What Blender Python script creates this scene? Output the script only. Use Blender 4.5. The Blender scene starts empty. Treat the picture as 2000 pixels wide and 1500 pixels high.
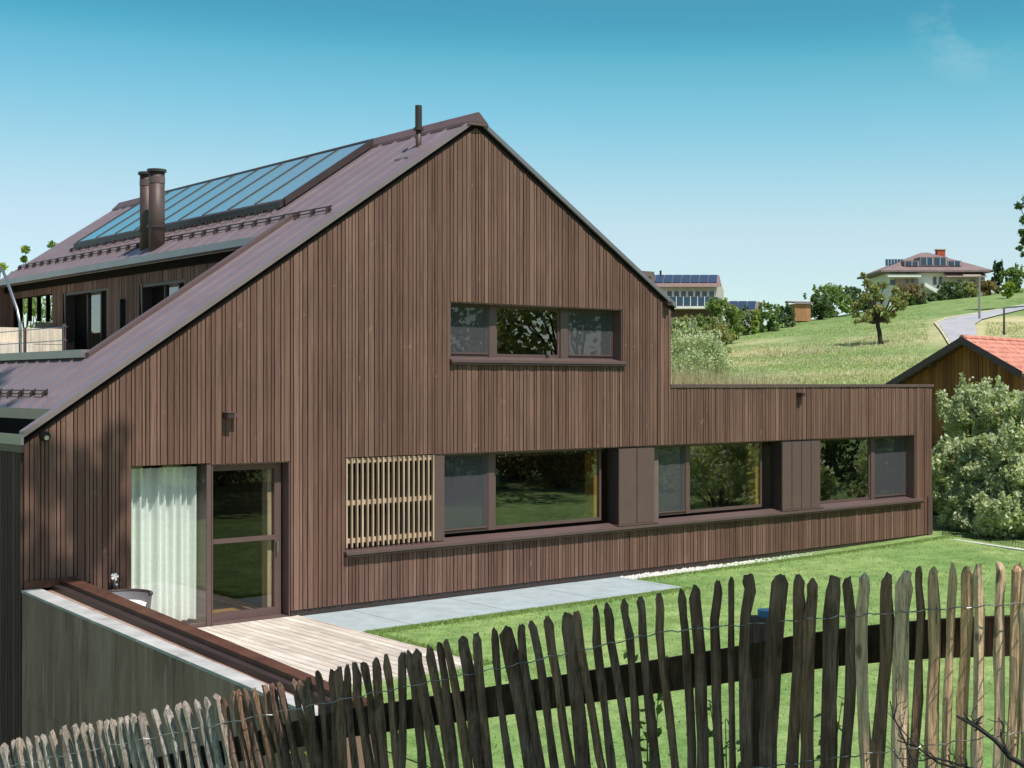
import bpy, math, random
import numpy as np
from mathutils import Vector, Matrix
R = math.radians
rng = random.Random(7)
nr = np.random.default_rng(11)
S = bpy.context.scene
COL = S.collection

# ------------------------------------------------------------ camera calibration (house frame: X along the facade, Y into the house)
f = 2652.0
_n = math.hypot(.774, .633); ca, sa = .774/_n, .633/_n
CX, CY, H = -6.4, -18.1, 3.57
def ray(px, py):
    a = (px-1000)/f; b = (750-py)/f
    return a*ca+sa, -a*sa+ca, b
def F(px, py, Y=0.0):
    dx, dy, b = ray(px, py); t = (Y-CY)/dy
    return CX+t*dx, H+t*b
def G(px, py, z=0.0):
    dx, dy, b = ray(px, py); t = (z-H)/b
    return CX+t*dx, CY+t*dy
def C(px, py, d):
    dx, dy, b = ray(px, py)
    return Vector((CX+d*dx, CY+d*dy, H+d*b))
def cam2w(x, y, z=0.0):
    return Vector((CX+ca*x+sa*y, CY-sa*x+ca*y, z))
def w2cam(X, Y):
    dx, dy = X-CX, Y-CY
    return ca*dx-sa*dy, sa*dx+ca*dy
ROTC = -math.atan2(sa, ca)

# ------------------------------------------------------------ materials
MAT = {}
def newmat(name):
    m = bpy.data.materials.new(name); m.use_nodes = True
    nt = m.node_tree; nt.nodes.clear()
    out = nt.nodes.new('ShaderNodeOutputMaterial')
    return m, nt, out
def N(nt, typ, **kw):
    n = nt.nodes.new(typ)
    for k, v in kw.items():
        if k in n.inputs.keys(): n.inputs[k].default_value = v
        else: setattr(n, k, v)
    return n
def mixc(nt, fac, a, b, mode='MIX'):
    n = nt.nodes.new('ShaderNodeMix'); n.data_type = 'RGBA'; n.blend_type = mode
    for sock, v in ((n.inputs[0], fac), (n.inputs[6], a), (n.inputs[7], b)):
        if hasattr(v, 'is_output'): nt.links.new(v, sock)
        elif isinstance(v, (int, float)): sock.default_value = v
        else: sock.default_value = (*v[:3], 1)
    return n.outputs[2]
def rampf(nt, src, lo, hi, a=0., b=1.):
    n = nt.nodes.new('ShaderNodeMapRange'); n.clamp = True
    n.inputs[1].default_value = lo; n.inputs[2].default_value = hi
    n.inputs[3].default_value = a; n.inputs[4].default_value = b
    nt.links.new(src, n.inputs[0]); return n.outputs[0]
def noise(nt, scale, detail=3, sc=(1, 1, 1), rough=.6, coord='Object'):
    tc = nt.nodes.new('ShaderNodeTexCoord'); mp = nt.nodes.new('ShaderNodeMapping')
    mp.inputs['Scale'].default_value = sc
    nt.links.new(tc.outputs[coord], mp.inputs[0])
    n = nt.nodes.new('ShaderNodeTexNoise')
    n.inputs['Scale'].default_value = scale; n.inputs['Detail'].default_value = detail; n.inputs['Roughness'].default_value = rough
    nt.links.new(mp.outputs[0], n.inputs['Vector']); return n.outputs['Fac']
def attr(nt, name='tint'):
    n = nt.nodes.new('ShaderNodeAttribute'); n.attribute_name = name; return n.outputs['Fac']
def bsdf(nt, out, col, rough=.6, metal=0., spec=.5, bump=None, bstr=.2, bdist=.02):
    p = nt.nodes.new('ShaderNodeBsdfPrincipled')
    if hasattr(col, 'is_output'): nt.links.new(col, p.inputs['Base Color'])
    else: p.inputs['Base Color'].default_value = (*col, 1)
    if hasattr(rough, 'is_output'): nt.links.new(rough, p.inputs['Roughness'])
    else: p.inputs['Roughness'].default_value = rough
    p.inputs['Metallic'].default_value = metal
    p.inputs['Specular IOR Level'].default_value = spec
    if bump is not None:
        b = nt.nodes.new('ShaderNodeBump'); b.inputs['Strength'].default_value = bstr; b.inputs['Distance'].default_value = bdist
        nt.links.new(bump, b.inputs['Height']); nt.links.new(b.outputs[0], p.inputs['Normal'])
    nt.links.new(p.outputs[0], out.inputs[0]); return p
def plain(name, col, rough=.6, metal=0., spec=.4, var=.25, scale=6., sc=(1, 1, 1), bstr=.1):
    m, nt, out = newmat(name)
    n = noise(nt, scale, 4, sc)
    v = rampf(nt, n, .3, .7, 1-var, 1+var)
    c = mixc(nt, 1., col, v, 'MULTIPLY')
    bsdf(nt, out, c, rough, metal, spec, n, bstr)
    MAT[name] = m; return m
def boards(name, c0, c1, c2, grain=(28, 28, 1.1), rough=.75):
    m, nt, out = newmat(name)
    t = attr(nt)
    base = mixc(nt, rampf(nt, t, 0., .55), c0, c1)
    base = mixc(nt, rampf(nt, t, .62, 1.), base, c2)
    g = noise(nt, 1.0, 6, grain, .7)
    base = mixc(nt, 1., base, rampf(nt, g, .3, .72, .62, 1.34), 'MULTIPLY')
    st_ = noise(nt, 1., 4, (3.2, 3.2, .16), .6)
    base = mixc(nt, rampf(nt, st_, .52, .72, 0, .35), base, tuple(x*1.35 for x in c2))
    big = noise(nt, .45, 4)
    base = mixc(nt, 1., base, rampf(nt, big, .3, .7, .86, 1.14), 'MULTIPLY')
    k = noise(nt, 5.5, 2, (1.6, 1.6, .8))           # scattered knots
    base = mixc(nt, rampf(nt, k, .70, .76, 0., .5), base, tuple(x*1.5 for x in c2))
    bsdf(nt, out, base, rough, 0., .25, g, .25, .01)
    MAT[name] = m; return m
boards('cladding_wood', (.131, .069, .051), (.160, .086, .064), (.214, .122, .091))
boards('deck_wood', (.50, .43, .36), (.58, .50, .43), (.66, .58, .50), grain=(28, 1.1, 28))
boards('batten_wood', (.46, .325, .22), (.51, .365, .25), (.56, .41, .285))
boards('barn_wood', (.16, .06, .022), (.26, .10, .035), (.38, .16, .055))
boards('side_wood_shaded', (.075, .042, .034), (.09, .05, .04), (.12, .068, .054))  # same wood as the facade, with the side wall's shade put into the colour
boards('shed_wood', (.34, .16, .07), (.40, .20, .09), (.46, .25, .12))
boards('cream_wood', (.62, .52, .40), (.7, .6, .48), (.75, .66, .54))
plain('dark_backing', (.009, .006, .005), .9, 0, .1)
plain('trim_metal', (.145, .093, .085), .42, .2, .45, .06, 3., bstr=.02)
plain('trim_dark', (.055, .038, .036), .45, .2, .45, .1, 3., bstr=.02)
plain('roof_metal', (.29, .225, .235), .38, .4, .5, .08, 2., (1, 1, 1), .02)
plain('verge_metal', (.24, .19, .185), .42, .2, .5, .08, 2., bstr=.02)
plain('verge_grey', (.19, .18, .185), .42, .2, .5, .08, 2., bstr=.02)
plain('gutter_metal', (.30, .275, .29), .35, .5, .5, .08, 2., bstr=.02)
plain('flue_metal', (.085, .052, .044), .55, .2, .5, .1, 3., bstr=.02)
plain('steel', (.42, .42, .42), .3, .9, .5, .1, 3., bstr=.02)
plain('rust_metal', (.11, .045, .027), .6, .2, .4, .35, 3.)
plain('black_metal', (.012, .011, .011), .5, .2, .4)
plain('ochre_wood', (.50, .27, .06), .5, 0, .4, .2, 5, (6, 6, 1))
plain('white_paint', (.78, .76, .72), .6, 0, .4, .06, 4)
plain('cloth_white', (.86, .86, .83), .9, 0, .1, .05, 20)
plain('floor_wood', (.45, .22, .08), .4, 0, .5, .3, 3, (1, 10, 1))
plain('room_wall', (.16, .13, .11), .9, 0, .1, .1)
plain('paving_stone', (.36, .41, .425), .8, 0, .3, .12, 3.)
plain('asphalt', (.40, .39, .40), .9, 0, .2, .12, .6)
plain('dark_asphalt', (.06, .058, .055), .9, 0, .2, .2, 2)
plain('red_tile', (.56, .235, .165), .75, 0, .3, .3, 3)
plain('far_roof', (.22, .155, .15), .7, 0, .3, .15, 1)
plain('brick_red', (.40, .09, .05), .85, 0, .3, .25, 5)
plain('far_wall', (.50, .46, .38), .8, 0, .3, .08, 1)
plain('far_white', (.78, .74, .68), .8, 0, .3, .06, 1)
plain('far_dark', (.035, .045, .055), .15, 0, .6)
plain('far_brown', (.11, .06, .045), .8)
plain('rose_awning', (.42, .26, .25), .8)
plain('blue_plastic', (.10, .32, .55), .4)
plain('twig', (.022, .020, .018), .9)
plain('bark', (.05, .037, .027), .9, 0, .2, .4, 8, (3, 3, 1), .5)
plain('wire', (.42, .41, .40), .4, .8)
plain('rock', (.5, .48, .44), .9, 0, .2, .3, 2)
def concrete():
    m, nt, out = newmat('concrete')
    n1 = noise(nt, 1.1, 6, (1, 1, .45)); n2 = noise(nt, 5, 5, (1.2, 1.2, .12), .7); n3 = noise(nt, 40, 2)
    c = mixc(nt, rampf(nt, n1, .35, .65), (.20, .122, .092), (.38, .245, .185))
    c = mixc(nt, rampf(nt, n2, .55, .72), c, (.44, .34, .275))           # lime runs
    c = mixc(nt, rampf(nt, n2, .44, .34, 0, .7), c, (.12, .08, .062))           # dark runs
    c = mixc(nt, rampf(nt, n1, .58, .7, 0, .5), c, (.31, .27, .23))
    bsdf(nt, out, c, .85, 0, .3, n3, .15, .01); MAT['concrete'] = m
concrete()
plain('coping_slab', (.44, .43, .41), .8, 0, .3, .25, 3)
plain('coping_stone', (.62, .61, .57), .8, 0, .3, .12, 3)
def picket(name, c0, c1, c2):
    m, nt, out = newmat(name)
    t = attr(nt)
    g = noise(nt, 1., 6, (60, 60, 5), .7); p = noise(nt, 4, 3)
    c = mixc(nt, rampf(nt, p, .35, .65), c0, c1)
    c = mixc(nt, rampf(nt, t, .55, 1.), c, c2)
    c = mixc(nt, 1., c, rampf(nt, g, .3, .7, .42, 1.45), 'MULTIPLY')
    ck = noise(nt, 1., 4, (130, 130, 2.2), .75); c = mixc(nt, rampf(nt, ck, .36, .42, .8, 0), c, (.03, .022, .016))
    kn = noise(nt, 9, 2, (1, 1, .5)); c = mixc(nt, rampf(nt, kn, .66, .72, 0, .7), c, (.06, .04, .028))
    bsdf(nt, out, c, .9, 0, .15, g, 1., .02); MAT[name] = m
picket('picket_grey_lit', (.31, .25, .21), (.56, .49, .42), (.40, .31, .24))  # sunlight on the left stakes is put into this grey
picket('picket_brown_shaded', (.15, .085, .06), (.26, .17, .125), (.34, .19, .12))  # shade on the middle stakes is put into this brown
picket('rail_wood', (.085, .05, .034), (.15, .09, .06), (.11, .065, .042))
picket('picket_tan_lit', (.80, .53, .33), (.88, .63, .42), (.62, .36, .19))  # sunlight on the right stakes is put into this tan
def leaf(name, c0, c1, trans=.35, tmix=(1.15, 1.2, .5), rough=.55):
    m, nt, out = newmat(name)
    t = attr(nt)
    c = mixc(nt, t, c0, c1)
    d = nt.nodes.new('ShaderNodeBsdfPrincipled'); nt.links.new(c, d.inputs['Base Color'])
    d.inputs['Roughness'].default_value = rough; d.inputs['Specular IOR Level'].default_value = .35
    tr = nt.nodes.new('ShaderNodeBsdfTranslucent')
    nt.links.new(mixc(nt, 1., c, tmix, 'MULTIPLY'), tr.inputs['Color'])
    mx = nt.nodes.new('ShaderNodeMixShader'); mx.inputs[0].default_value = trans
    nt.links.new(d.outputs[0], mx.inputs[1]); nt.links.new(tr.outputs[0], mx.inputs[2])
    nt.links.new(mx.outputs[0], out.inputs[0]); MAT[name] = m
leaf('leaf_mid', (.11, .175, .05), (.27, .36, .11))
leaf('leaf_dark', (.06, .10, .045), (.15, .21, .08))
leaf('leaf_conifer', (.035, .08, .035), (.10, .16, .06), .15)
leaf('leaf_pale', (.24, .29, .14), (.72, .76, .52))
leaf('leaf_olive', (.18, .20, .07), (.42, .42, .18))
leaf('leaf_red', (.19, .12, .06), (.34, .26, .11))
leaf('leaf_lime', (0.192, 0.264, 0.036), (0.408, 0.480, 0.096))
leaf('straw', (.42, .38, .19), (.68, .61, .38), .3, (1, 1, .8))
plain('verge_grass', (.50, .46, .30), .95, 0, .1, .3, 1)
leaf('meadow_blade', (.25, .36, .12), (.46, .55, .22), .3)
leaf('grass_blade', (.20, .31, .09), (.40, .50, .18), .3)
def glass(name, refl, tint, rcol=(.95, .97, .96)):
    m, nt, out = newmat(name)
    tr = N(nt, 'ShaderNodeBsdfTransparent'); tr.inputs[0].default_value = (*tint, 1)
    gl = N(nt, 'ShaderNodeBsdfGlossy'); gl.inputs['Roughness'].default_value = .004; gl.inputs[0].default_value = (*rcol, 1)
    n = noise(nt, .8, 2); b = nt.nodes.new('ShaderNodeBump'); b.inputs['Strength'].default_value = .03; b.inputs['Distance'].default_value = .03
    nt.links.new(n, b.inputs['Height']); nt.links.new(b.outputs[0], gl.inputs['Normal'])
    fr = N(nt, 'ShaderNodeLayerWeight'); fr.inputs[0].default_value = .5
    pw = nt.nodes.new('ShaderNodeMath'); pw.operation = 'POWER'; nt.links.new(fr.outputs['Facing'], pw.inputs[0]); pw.inputs[1].default_value = 4.
    a = nt.nodes.new('ShaderNodeMath'); a.operation = 'MULTIPLY_ADD'; a.use_clamp = True
    nt.links.new(pw.outputs[0], a.inputs[0]); a.inputs[1].default_value = .8; a.inputs[2].default_value = refl
    mx = nt.nodes.new('ShaderNodeMixShader'); nt.links.new(a.outputs[0], mx.inputs[0])
    nt.links.new(tr.outputs[0], mx.inputs[1]); nt.links.new(gl.outputs[0], mx.inputs[2])
    nt.links.new(mx.outputs[0], out.inputs[0]); MAT[name] = m
glass('glass_clear', .20, (.70, .74, .71))
glass('glass_door', .07, (.75, .79, .76))
glass('glass_curtain', .13, (.90, .95, .92))
glass('solar_glass', .55, (.03, .05, .06), (.55, .86, .90))
def screen():
    m, nt, out = newmat('insect_screen')
    tr = N(nt, 'ShaderNodeBsdfTransparent'); df = N(nt, 'ShaderNodeBsdfDiffuse'); df.inputs[0].default_value = (.13, .13, .145, 1)
    mx = nt.nodes.new('ShaderNodeMixShader'); mx.inputs[0].default_value = .44
    nt.links.new(tr.outputs[0], mx.inputs[1]); nt.links.new(df.outputs[0], mx.inputs[2]); nt.links.new(mx.outputs[0], out.inputs[0]); MAT['insect_screen'] = m
screen()
def solar():
    m, nt, out = newmat('solar_cell')
    p = bsdf(nt, out, (.05, .17, .20), .16, .75, .6)
    p.inputs['Coat Weight'].default_value = .6; p.inputs['Coat Roughness'].default_value = .05
    p.inputs['Base Color'].default_value = (.55, 1., .98, 1); MAT['solar_cell'] = m
solar()
plain('far_solar', (.035, .07, .12), .2, .3, .6, .1, 1)
def ground():
    m, nt, out = newmat('meadow')
    dry = attr(nt, 'dry')
    n1 = noise(nt, .07, 5); n2 = noise(nt, .9, 7, (1, 1.5, 1), rough=.8); n3 = noise(nt, 14, 4, rough=.85); n4 = noise(nt, .22, 6, (1, 2.6, 1), .7)
    c = mixc(nt, rampf(nt, n1, .35, .65), (.185, .275, .09), (.245, .335, .12))
    c = mixc(nt, rampf(nt, n4, .48, .66, 0, .6), c, (.33, .37, .155)); c = mixc(nt, rampf(nt, n4, .46, .3, 0, .5), c, (.15, .26, .075))
    c = mixc(nt, rampf(nt, n2, .36, .64), mixc(nt, 1., c, (.52, .60, .5), 'MULTIPLY'), mixc(nt, 1., c, (1.16, 1.12, 1.2), 'MULTIPLY'))
    c = mixc(nt, 1., c, rampf(nt, n3, .25, .75, .62, 1.36), 'MULTIPLY')
    a = nt.nodes.new('ShaderNodeMath'); a.operation = 'MULTIPLY'; nt.links.new(dry, a.inputs[0])
    nt.links.new(rampf(nt, n2, .25, .6, .45, 1.), a.inputs[1])
    c = mixc(nt, a.outputs[0], c, (.58, .50, .29))
    bsdf(nt, out, c, .95, 0, .1, n3, .7, .04); MAT['meadow'] = m
ground()
def lawnmat():
    m, nt, out = newmat('lawn_grass')
    n1 = noise(nt, .42, 5, rough=.65); n2 = noise(nt, 2.2, 6, rough=.75); n3 = noise(nt, 26, 4, rough=.8); n4 = noise(nt, .9, 3)
    c = mixc(nt, rampf(nt, n1, .36, .64), (.165, .285, .085), (.285, .385, .135))
    c = mixc(nt, rampf(nt, n4, .56, .72, 0, .6), c, (.33, .40, .165))
    c = mixc(nt, 1., c, rampf(nt, n2, .32, .68, .66, 1.26), 'MULTIPLY')
    c = mixc(nt, 1., c, rampf(nt, n3, .3, .7, .62, 1.34), 'MULTIPLY')
    bsdf(nt, out, c, .95, 0, .1, n3, .7, .03); MAT['lawn_grass'] = m
lawnmat()
def gravel():
    m, nt, out = newmat('pebbles')
    v = N(nt, 'ShaderNodeTexVoronoi'); v.inputs['Scale'].default_value = 22
    tc = nt.nodes.new('ShaderNodeTexCoord'); nt.links.new(tc.outputs['Object'], v.inputs['Vector'])
    c = mixc(nt, rampf(nt, v.outputs['Distance'], 0, .6), (.66, .63, .56), (.40, .38, .34))
    bsdf(nt, out, c, .9, 0, .2, v.outputs['Distance'], .8, .03); MAT['pebbles'] = m
gravel()

# ------------------------------------------------------------ mesh builder
class MB:
    def __init__(s): s.v = []; s.f = []; s.t = []
    def add(s, vs, fs, t=None):
        o = len(s.v); s.v += [tuple(x) for x in vs]
        tt = rng.random() if t is None else t
        for q in fs: s.f.append(tuple(i+o for i in q)); s.t.append(tt)
    def hexa(s, p, t=None):   # p: 4 bottom, 4 top
        s.add(p, [(3, 2, 1, 0), (4, 5, 6, 7), (0, 1, 5, 4), (1, 2, 6, 5), (2, 3, 7, 6), (3, 0, 4, 7)], t)
    def box(s, x0, x1, y0, y1, z0, z1, t=None):
        s.hexa([(x0, y0, z0), (x1, y0, z0), (x1, y1, z0), (x0, y1, z0), (x0, y0, z1), (x1, y0, z1), (x1, y1, z1), (x0, y1, z1)], t); return s
    def quad(s, a, b, c, d, t=None): s.add([a, b, c, d], [(0, 1, 2, 3)], t)
    def tube(s, pts, rad, n=8, flat=1., t=None, cap=True, ph=0.):
        pts = [Vector(p) for p in pts]; m = len(pts)
        if not isinstance(rad, (list, tuple)): rad = [rad]*m
        vs = []; up = None
        for i, p in enumerate(pts):
            d = (pts[min(i+1, m-1)]-pts[max(i-1, 0)]).normalized()
            if up is None:
                up = Vector((0, 0, 1)) if abs(d.z) < .9 else Vector((1, 0, 0))
            u = d.cross(up).normalized(); w = d.cross(u).normalized(); up = u.cross(d) if False else up
            for k in range(n):
                a = 2*math.pi*k/n+ph
                vs.append(p+u*math.cos(a)*rad[i]+w*math.sin(a)*rad[i]*flat)
        fs = [(i*n+k, i*n+(k+1) % n, (i+1)*n+(k+1) % n, (i+1)*n+k) for i in range(m-1) for k in range(n)]
        if cap: fs += [tuple(reversed(range(n))), tuple((m-1)*n+k for k in range(n))]
        s.add(vs, fs, t); return s
    def build(s, name, mat, parent=None, smooth=False):
        me = bpy.data.meshes.new(name); me.from_pydata(s.v, [], s.f); me.update()
        a = me.attributes.new('tint', 'FLOAT', 'FACE'); a.data.foreach_set('value', s.t)
        me.materials.append(MAT[mat])
        if smooth: me.shade_smooth()
        o = bpy.data.objects.new(name, me); COL.objects.link(o)
        if parent: o.parent = parent
        return o
def tag(o, label=None, cat=None, group=None, kind=None):
    for k, v in (('label', label), ('category', cat), ('group', group), ('kind', kind)):
        if v: o[k] = v
    return o
def empty(name, loc, rz=0., label=None, cat=None, group=None):
    o = bpy.data.objects.new(name, None); COL.objects.link(o); o.location = loc; o.rotation_euler = (0, 0, rz)
    o.empty_display_size = .2
    return tag(o, label, cat, group)
def box(name, mat, parent, *b):
    m = MB()
    if isinstance(b[0], (list, tuple)):
        for q in b: m.box(*q)
    else: m.box(*b)
    return m.build(name, mat, parent)
def fastmesh(name, verts, nq, k, tint, mat, parent=None):
    me = bpy.data.meshes.new(name); nv = len(verts)
    me.vertices.add(nv); me.vertices.foreach_set('co', verts.astype(np.float32).ravel())
    me.loops.add(nq*k); me.loops.foreach_set('vertex_index', np.arange(nq*k, dtype=np.int32))
    me.polygons.add(nq); me.polygons.foreach_set('loop_start', np.arange(0, nq*k, k, dtype=np.int32))
    me.update(calc_edges=True)
    a = me.attributes.new('tint', 'FLOAT', 'FACE'); a.data.foreach_set('value', tint.astype(np.float32))
    me.materials.append(MAT[mat])
    o = bpy.data.objects.new(name, me); COL.objects.link(o)
    if parent: o.parent = parent
    return o
def leaves(name, parent, mat, clumps, size, seed=0, aspect=.5, shell=.55):
    """clumps: (x,y,z,rx,ry,rz,n): small leaf faces spread through each clump's volume"""
    g = np.random.default_rng(seed+100); P = []; T = []
    for (x, y, z, rx, ry, rz, n) in clumps:
        n = int(n); d = g.normal(size=(n, 3)); d /= np.linalg.norm(d, axis=1)[:, None]
        r = (shell+(1-shell)*g.random(n))*g.random(n)**.22
        r *= 1+.18*np.sin(d[:, 0]*5+x)*np.cos(d[:, 1]*6+z)
        P.append(d*r[:, None]*np.array([rx, ry, rz])+np.array([x, y, z]))
        T.append(np.clip(g.random(n)*.75+g.random()*.35, 0, 1))
    P = np.concatenate(P); T = np.concatenate(T); n = len(P)
    u = g.normal(size=(n, 3)); u /= np.linalg.norm(u, axis=1)[:, None]
    w = np.cross(u, g.normal(size=(n, 3))); w /= np.linalg.norm(w, axis=1)[:, None]
    s = size*(.6+.8*g.random(n))[:, None]
    V = np.stack([P-u*s, P+w*s*aspect, P+u*s, P-w*s*aspect], axis=1).reshape(-1, 3)
    return fastmesh(name, V, n, 4, T, mat, parent)
def clumpset(rx, ry, z0, z1, nc, n, cr, seed, taper=0.):
    g = random.Random(seed); out = []
    for i in range(nc):
        a = g.random()*6.283; q = g.random()**.5; h = g.random()
        k = (1-taper*h)*math.sqrt(max(.12, 1-(2*h-1)**2*.8))
        r = cr*(.65+.7*g.random())
        out.append((math.cos(a)*q*rx*k, math.sin(a)*q*ry*k, z0+(z1-z0)*h, r, r, r*.8, n/nc))
    return out

# ------------------------------------------------------------ terrain
FD = (-2.93/3.725, 2.3/3.725); FN = (2.3/3.725, 2.93/3.725)
def smooth(x): x = min(1., max(0., x)); return x*x*(3-2*x)
def wallx(Y): return -.02+.063*max(-9., min(0., Y))
def crest(a): return min(225., max(130., 153+(a-.181)/.196*56))
def hill(xc, yc):
    a = xc/max(yc, 1.); d = crest(a); y = min(yc, d); x = min(max(a, -.3), .8)*y
    z = 3.57-7.8+.0782*x+.0787*y
    z += .35*math.sin(x*.11+1)*math.cos(y*.07)*min(1, y/60)
    if yc > d: z -= .02*min(yc-d, 200)
    return z
def height(X, Y):
    xc, yc = w2cam(X, Y)
    z = 0.
    if yc > 22:
        hz = hill(xc, yc)
        k = .8; z = math.log(1+math.exp(min(40, hz/k)))*k*smooth((yc-22)/18)
    wx = wallx(Y)
    low = -2.6
    if X < wx+.42:
        t = smooth((wx+.42-X)/.28)
        z = z*(1-t)+low*t if Y < 30 else z
    d = (xc-1.9)*FN[0]+(yc-5.3)*FN[1]; s = (xc-1.9)*FD[0]+(yc-5.3)*FD[1]
    if yc < 30 and d < 4.5:
        g = max(-2.6, min(2.3, 1.72-.26*s if s > 0 else 1.72-.1*s))
        if d < 0: g = max(-2.6, min(1.9, g+.12*-d)) if s < 12 else g
        t = smooth(1-(d-.2)/3.6)
        z = z*(1-t)+g*t
    return z
def ground_at(px, py, dmin=38., dmax=260.):
    d = dmin
    while d < dmax:
        p = C(px, py, d)
        if height(p.x, p.y) >= p.z: return Vector((p.x, p.y, height(p.x, p.y)))
        d += .4
    p = C(px, py, dmax); return Vector((p.x, p.y, height(p.x, p.y)))
def build_ground():
    def span(a, b, st): return list(np.arange(a, b, st))
    xs = [-3000, -1500, -700, -300, -150, -80, -50, -35]+span(-26, -4, 1.)+span(-4, -.4, .4)+[-.4, -.15, 0, .12, .2, .3, .42, .6]+span(1, 12, .5)+span(12, 40, 1.)+span(40, 230, 2.)+[240, 270, 320, 400, 600, 1000, 2000, 3000]
    ys = [-3000, -1000, -300, -100, -60, -40]+span(-34, -20, 1.)+span(-20, 2, .4)+span(2, 40, 1.)+span(40, 210, 2.)+[215, 225, 240, 270, 320, 420, 600, 1000, 2000, 3000]
    V = []; 
    for y in ys:
        sh = .063*max(-9., min(0., y))
        for x in xs: V.append((x+(sh if -8 < x < 8 else 0), y, height(x+(sh if -8 < x < 8 else 0), y)))
    nx = len(xs); Fc = [(j*nx+i, j*nx+i+1, (j+1)*nx+i+1, (j+1)*nx+i) for j in range(len(ys)-1) for i in range(nx-1)]
    me = bpy.data.meshes.new('ground'); me.from_pydata(V, [], Fc); me.update(); me.shade_smooth()
    spots = [(1450, 690, 5, 1.), (1480, 668, 4, .6), (1425, 712, 5, .8), (1680, 735, 6, .8), (1640, 742, 5, .6), (1735, 705, 4, .6), (1690, 662, 3, .6), (1520, 748, 5, .5), (1560, 690, 3, .3), (1960, 640, 9, 1.), (1985, 625, 9, 1.), (1940, 655, 8, .9), (1925, 630, 4, .8)]
    sp = [(ground_at(a, b), r, k) for a, b, r, k in spots]
    dry = np.zeros(len(V), np.float32); A = np.array(V)
    for p, r, k in sp:
        q = ((A[:, 0]-p.x)**2+(A[:, 1]-p.y)**2)/(r*r)
        dry = np.maximum(dry, k*np.exp(-q))
    at = me.attributes.new('dry', 'FLOAT', 'POINT'); at.data.foreach_set('value', dry)
    me.materials.append(MAT['meadow'])
    o = bpy.data.objects.new('ground', me); COL.objects.link(o); tag(o, 'green hillside meadow rising behind the house', 'meadow', kind='structure')
build_ground()
# lawn: a denser mown sheet over the level ground by the house
def build_lawn():
    m = MB(); st = .5
    X0, X1, Y0, Y1 = 1.0, 20.95, -13.0, 0.0
    nx = int((X1-X0)/st); ny = int((Y1-Y0)/st); V = []
    for j in range(ny+1):
        for i in range(nx+1):
            x = X0+(X1-X0)*i/nx; y = Y0+(Y1-Y0)*j/ny
            V.append((x, y, height(x, y)+.012))
    m.add(V, [(j*(nx+1)+i, j*(nx+1)+i+1, (j+1)*(nx+1)+i+1, (j+1)*(nx+1)+i) for j in range(ny) for i in range(nx)], .5)
    tag(m.build('lawn', 'lawn_grass', None, True), 'mown green lawn between the house and the stake fence', 'lawn', kind='structure')
    n = 42000; e = nr.random(n); t_ = nr.random(n); dn = np.abs(nr.normal(size=n))*.10
    X = np.where(e < .35, 4.25+6.7*t_, np.where(e < .6, 10.95+9.8*t_, np.where(e < .72, 4.2+dn, 1.2+19.6*t_)))
    Y = np.where(e < .35, -1.73-dn, np.where(e < .6, -.44-dn, np.where(e < .72, -1.8-2.8*t_, -9.5+8.9*nr.random(n))))
    keep = ~((X < 4.16) & (Y > -4.6)) & ~((X < 10.92) & (Y > -1.72)); X = X[keep]; Y = Y[keep]; n = len(X)
    Z = np.array([height(x, y) for x, y in zip(X, Y)])+.01
    a = nr.random(n)*6.283; h = .02+.03*nr.random(n); w = .006+.006*nr.random(n)
    lx = nr.normal(size=n)*.018; ly = nr.normal(size=n)*.018
    V = np.stack([np.stack([X-np.cos(a)*w, Y-np.sin(a)*w, Z], 1), np.stack([X+np.cos(a)*w, Y+np.sin(a)*w, Z], 1), np.stack([X+lx, Y+ly, Z+h], 1)], 1).reshape(-1, 3)
    tag(fastmesh('lawn_blades', V, n, 3, nr.random(n), 'grass_blade'), 'short grass blades standing in the mown lawn', 'grass', kind='stuff')
build_lawn()

# ------------------------------------------------------------ the timber house
HX1 = 12.28; WX1 = 20.863; DEPTH = 14.5
RX, RZ = 7.59, 8.04; ML, MR = .674, .622
def roofz(x): return RZ-ML*(RX-x) if x <= RX else RZ-MR*(x-RX)
PZ = 3.56
house = empty('timber_house', (0, 0, 0), 0, 'brown timber clad house with steep gable, low flat wing and ribbon windows', 'house')
O_CG = (1.503, 2.72, .04, 2.42); O_D = (2.72, 4.034, .04, 2.40); O_S = (5.01, 6.74, .92, 2.42); O_B = (6.74, 20.2, .95, 2.42); O_U = (7.053, 11.0, 3.99, 4.94)
OPEN = [O_CG, O_D, O_S, O_B, O_U]
def ztop(x): return roofz(x)-.135 if x < HX1 else PZ-.06
def zbot(x): return .86 if x < .9 else .13
def intervals(x0, x1, zb):
    xm = (x0+x1)/2; segs = [(zb, None)]
    cuts = sorted([(o[2], o[3]) for o in OPEN if o[0]-1e-4 <= xm <= o[1]+1e-4])
    res = []; z = zb
    for a, b in cuts:
        if a > z+.02: res.append((z, a))
        z = b
    res.append((z, None)); return res
def facade(edges, gap, y0, y1, mb, yj=0.):
    for x0, x1 in zip(edges[:-1], edges[1:]):
        for za, zb in intervals(x0, x1, zbot((x0+x1)/2)):
            t0 = ztop(x0+1e-6) if zb is None else zb; t1 = ztop(x1-1e-6) if zb is None else zb
            if min(t0, t1) <= za+.02: continue
            j = yj*rng.random(); a, b = x0+gap/2, x1-gap/2
            mb.hexa([(a, y0-j, za), (b, y0-j, za), (b, y1, za), (a, y1, za), (a, y0-j, t0), (b, y0-j, t0), (b, y1, t1 if False else t1), (a, y1, t0)] if False else
                    [(a, y0-j, za), (b, y0-j, za), (b, y1, za), (a, y1, za), (a, y0-j, t0), (b, y0-j, t1), (b, y1, t1), (a, y1, t0)])
fixed = sorted({0.0, .9, RX, HX1, WX1} | {o[0] for o in OPEN} | {o[1] for o in OPEN})
edges = [0.0]
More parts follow.
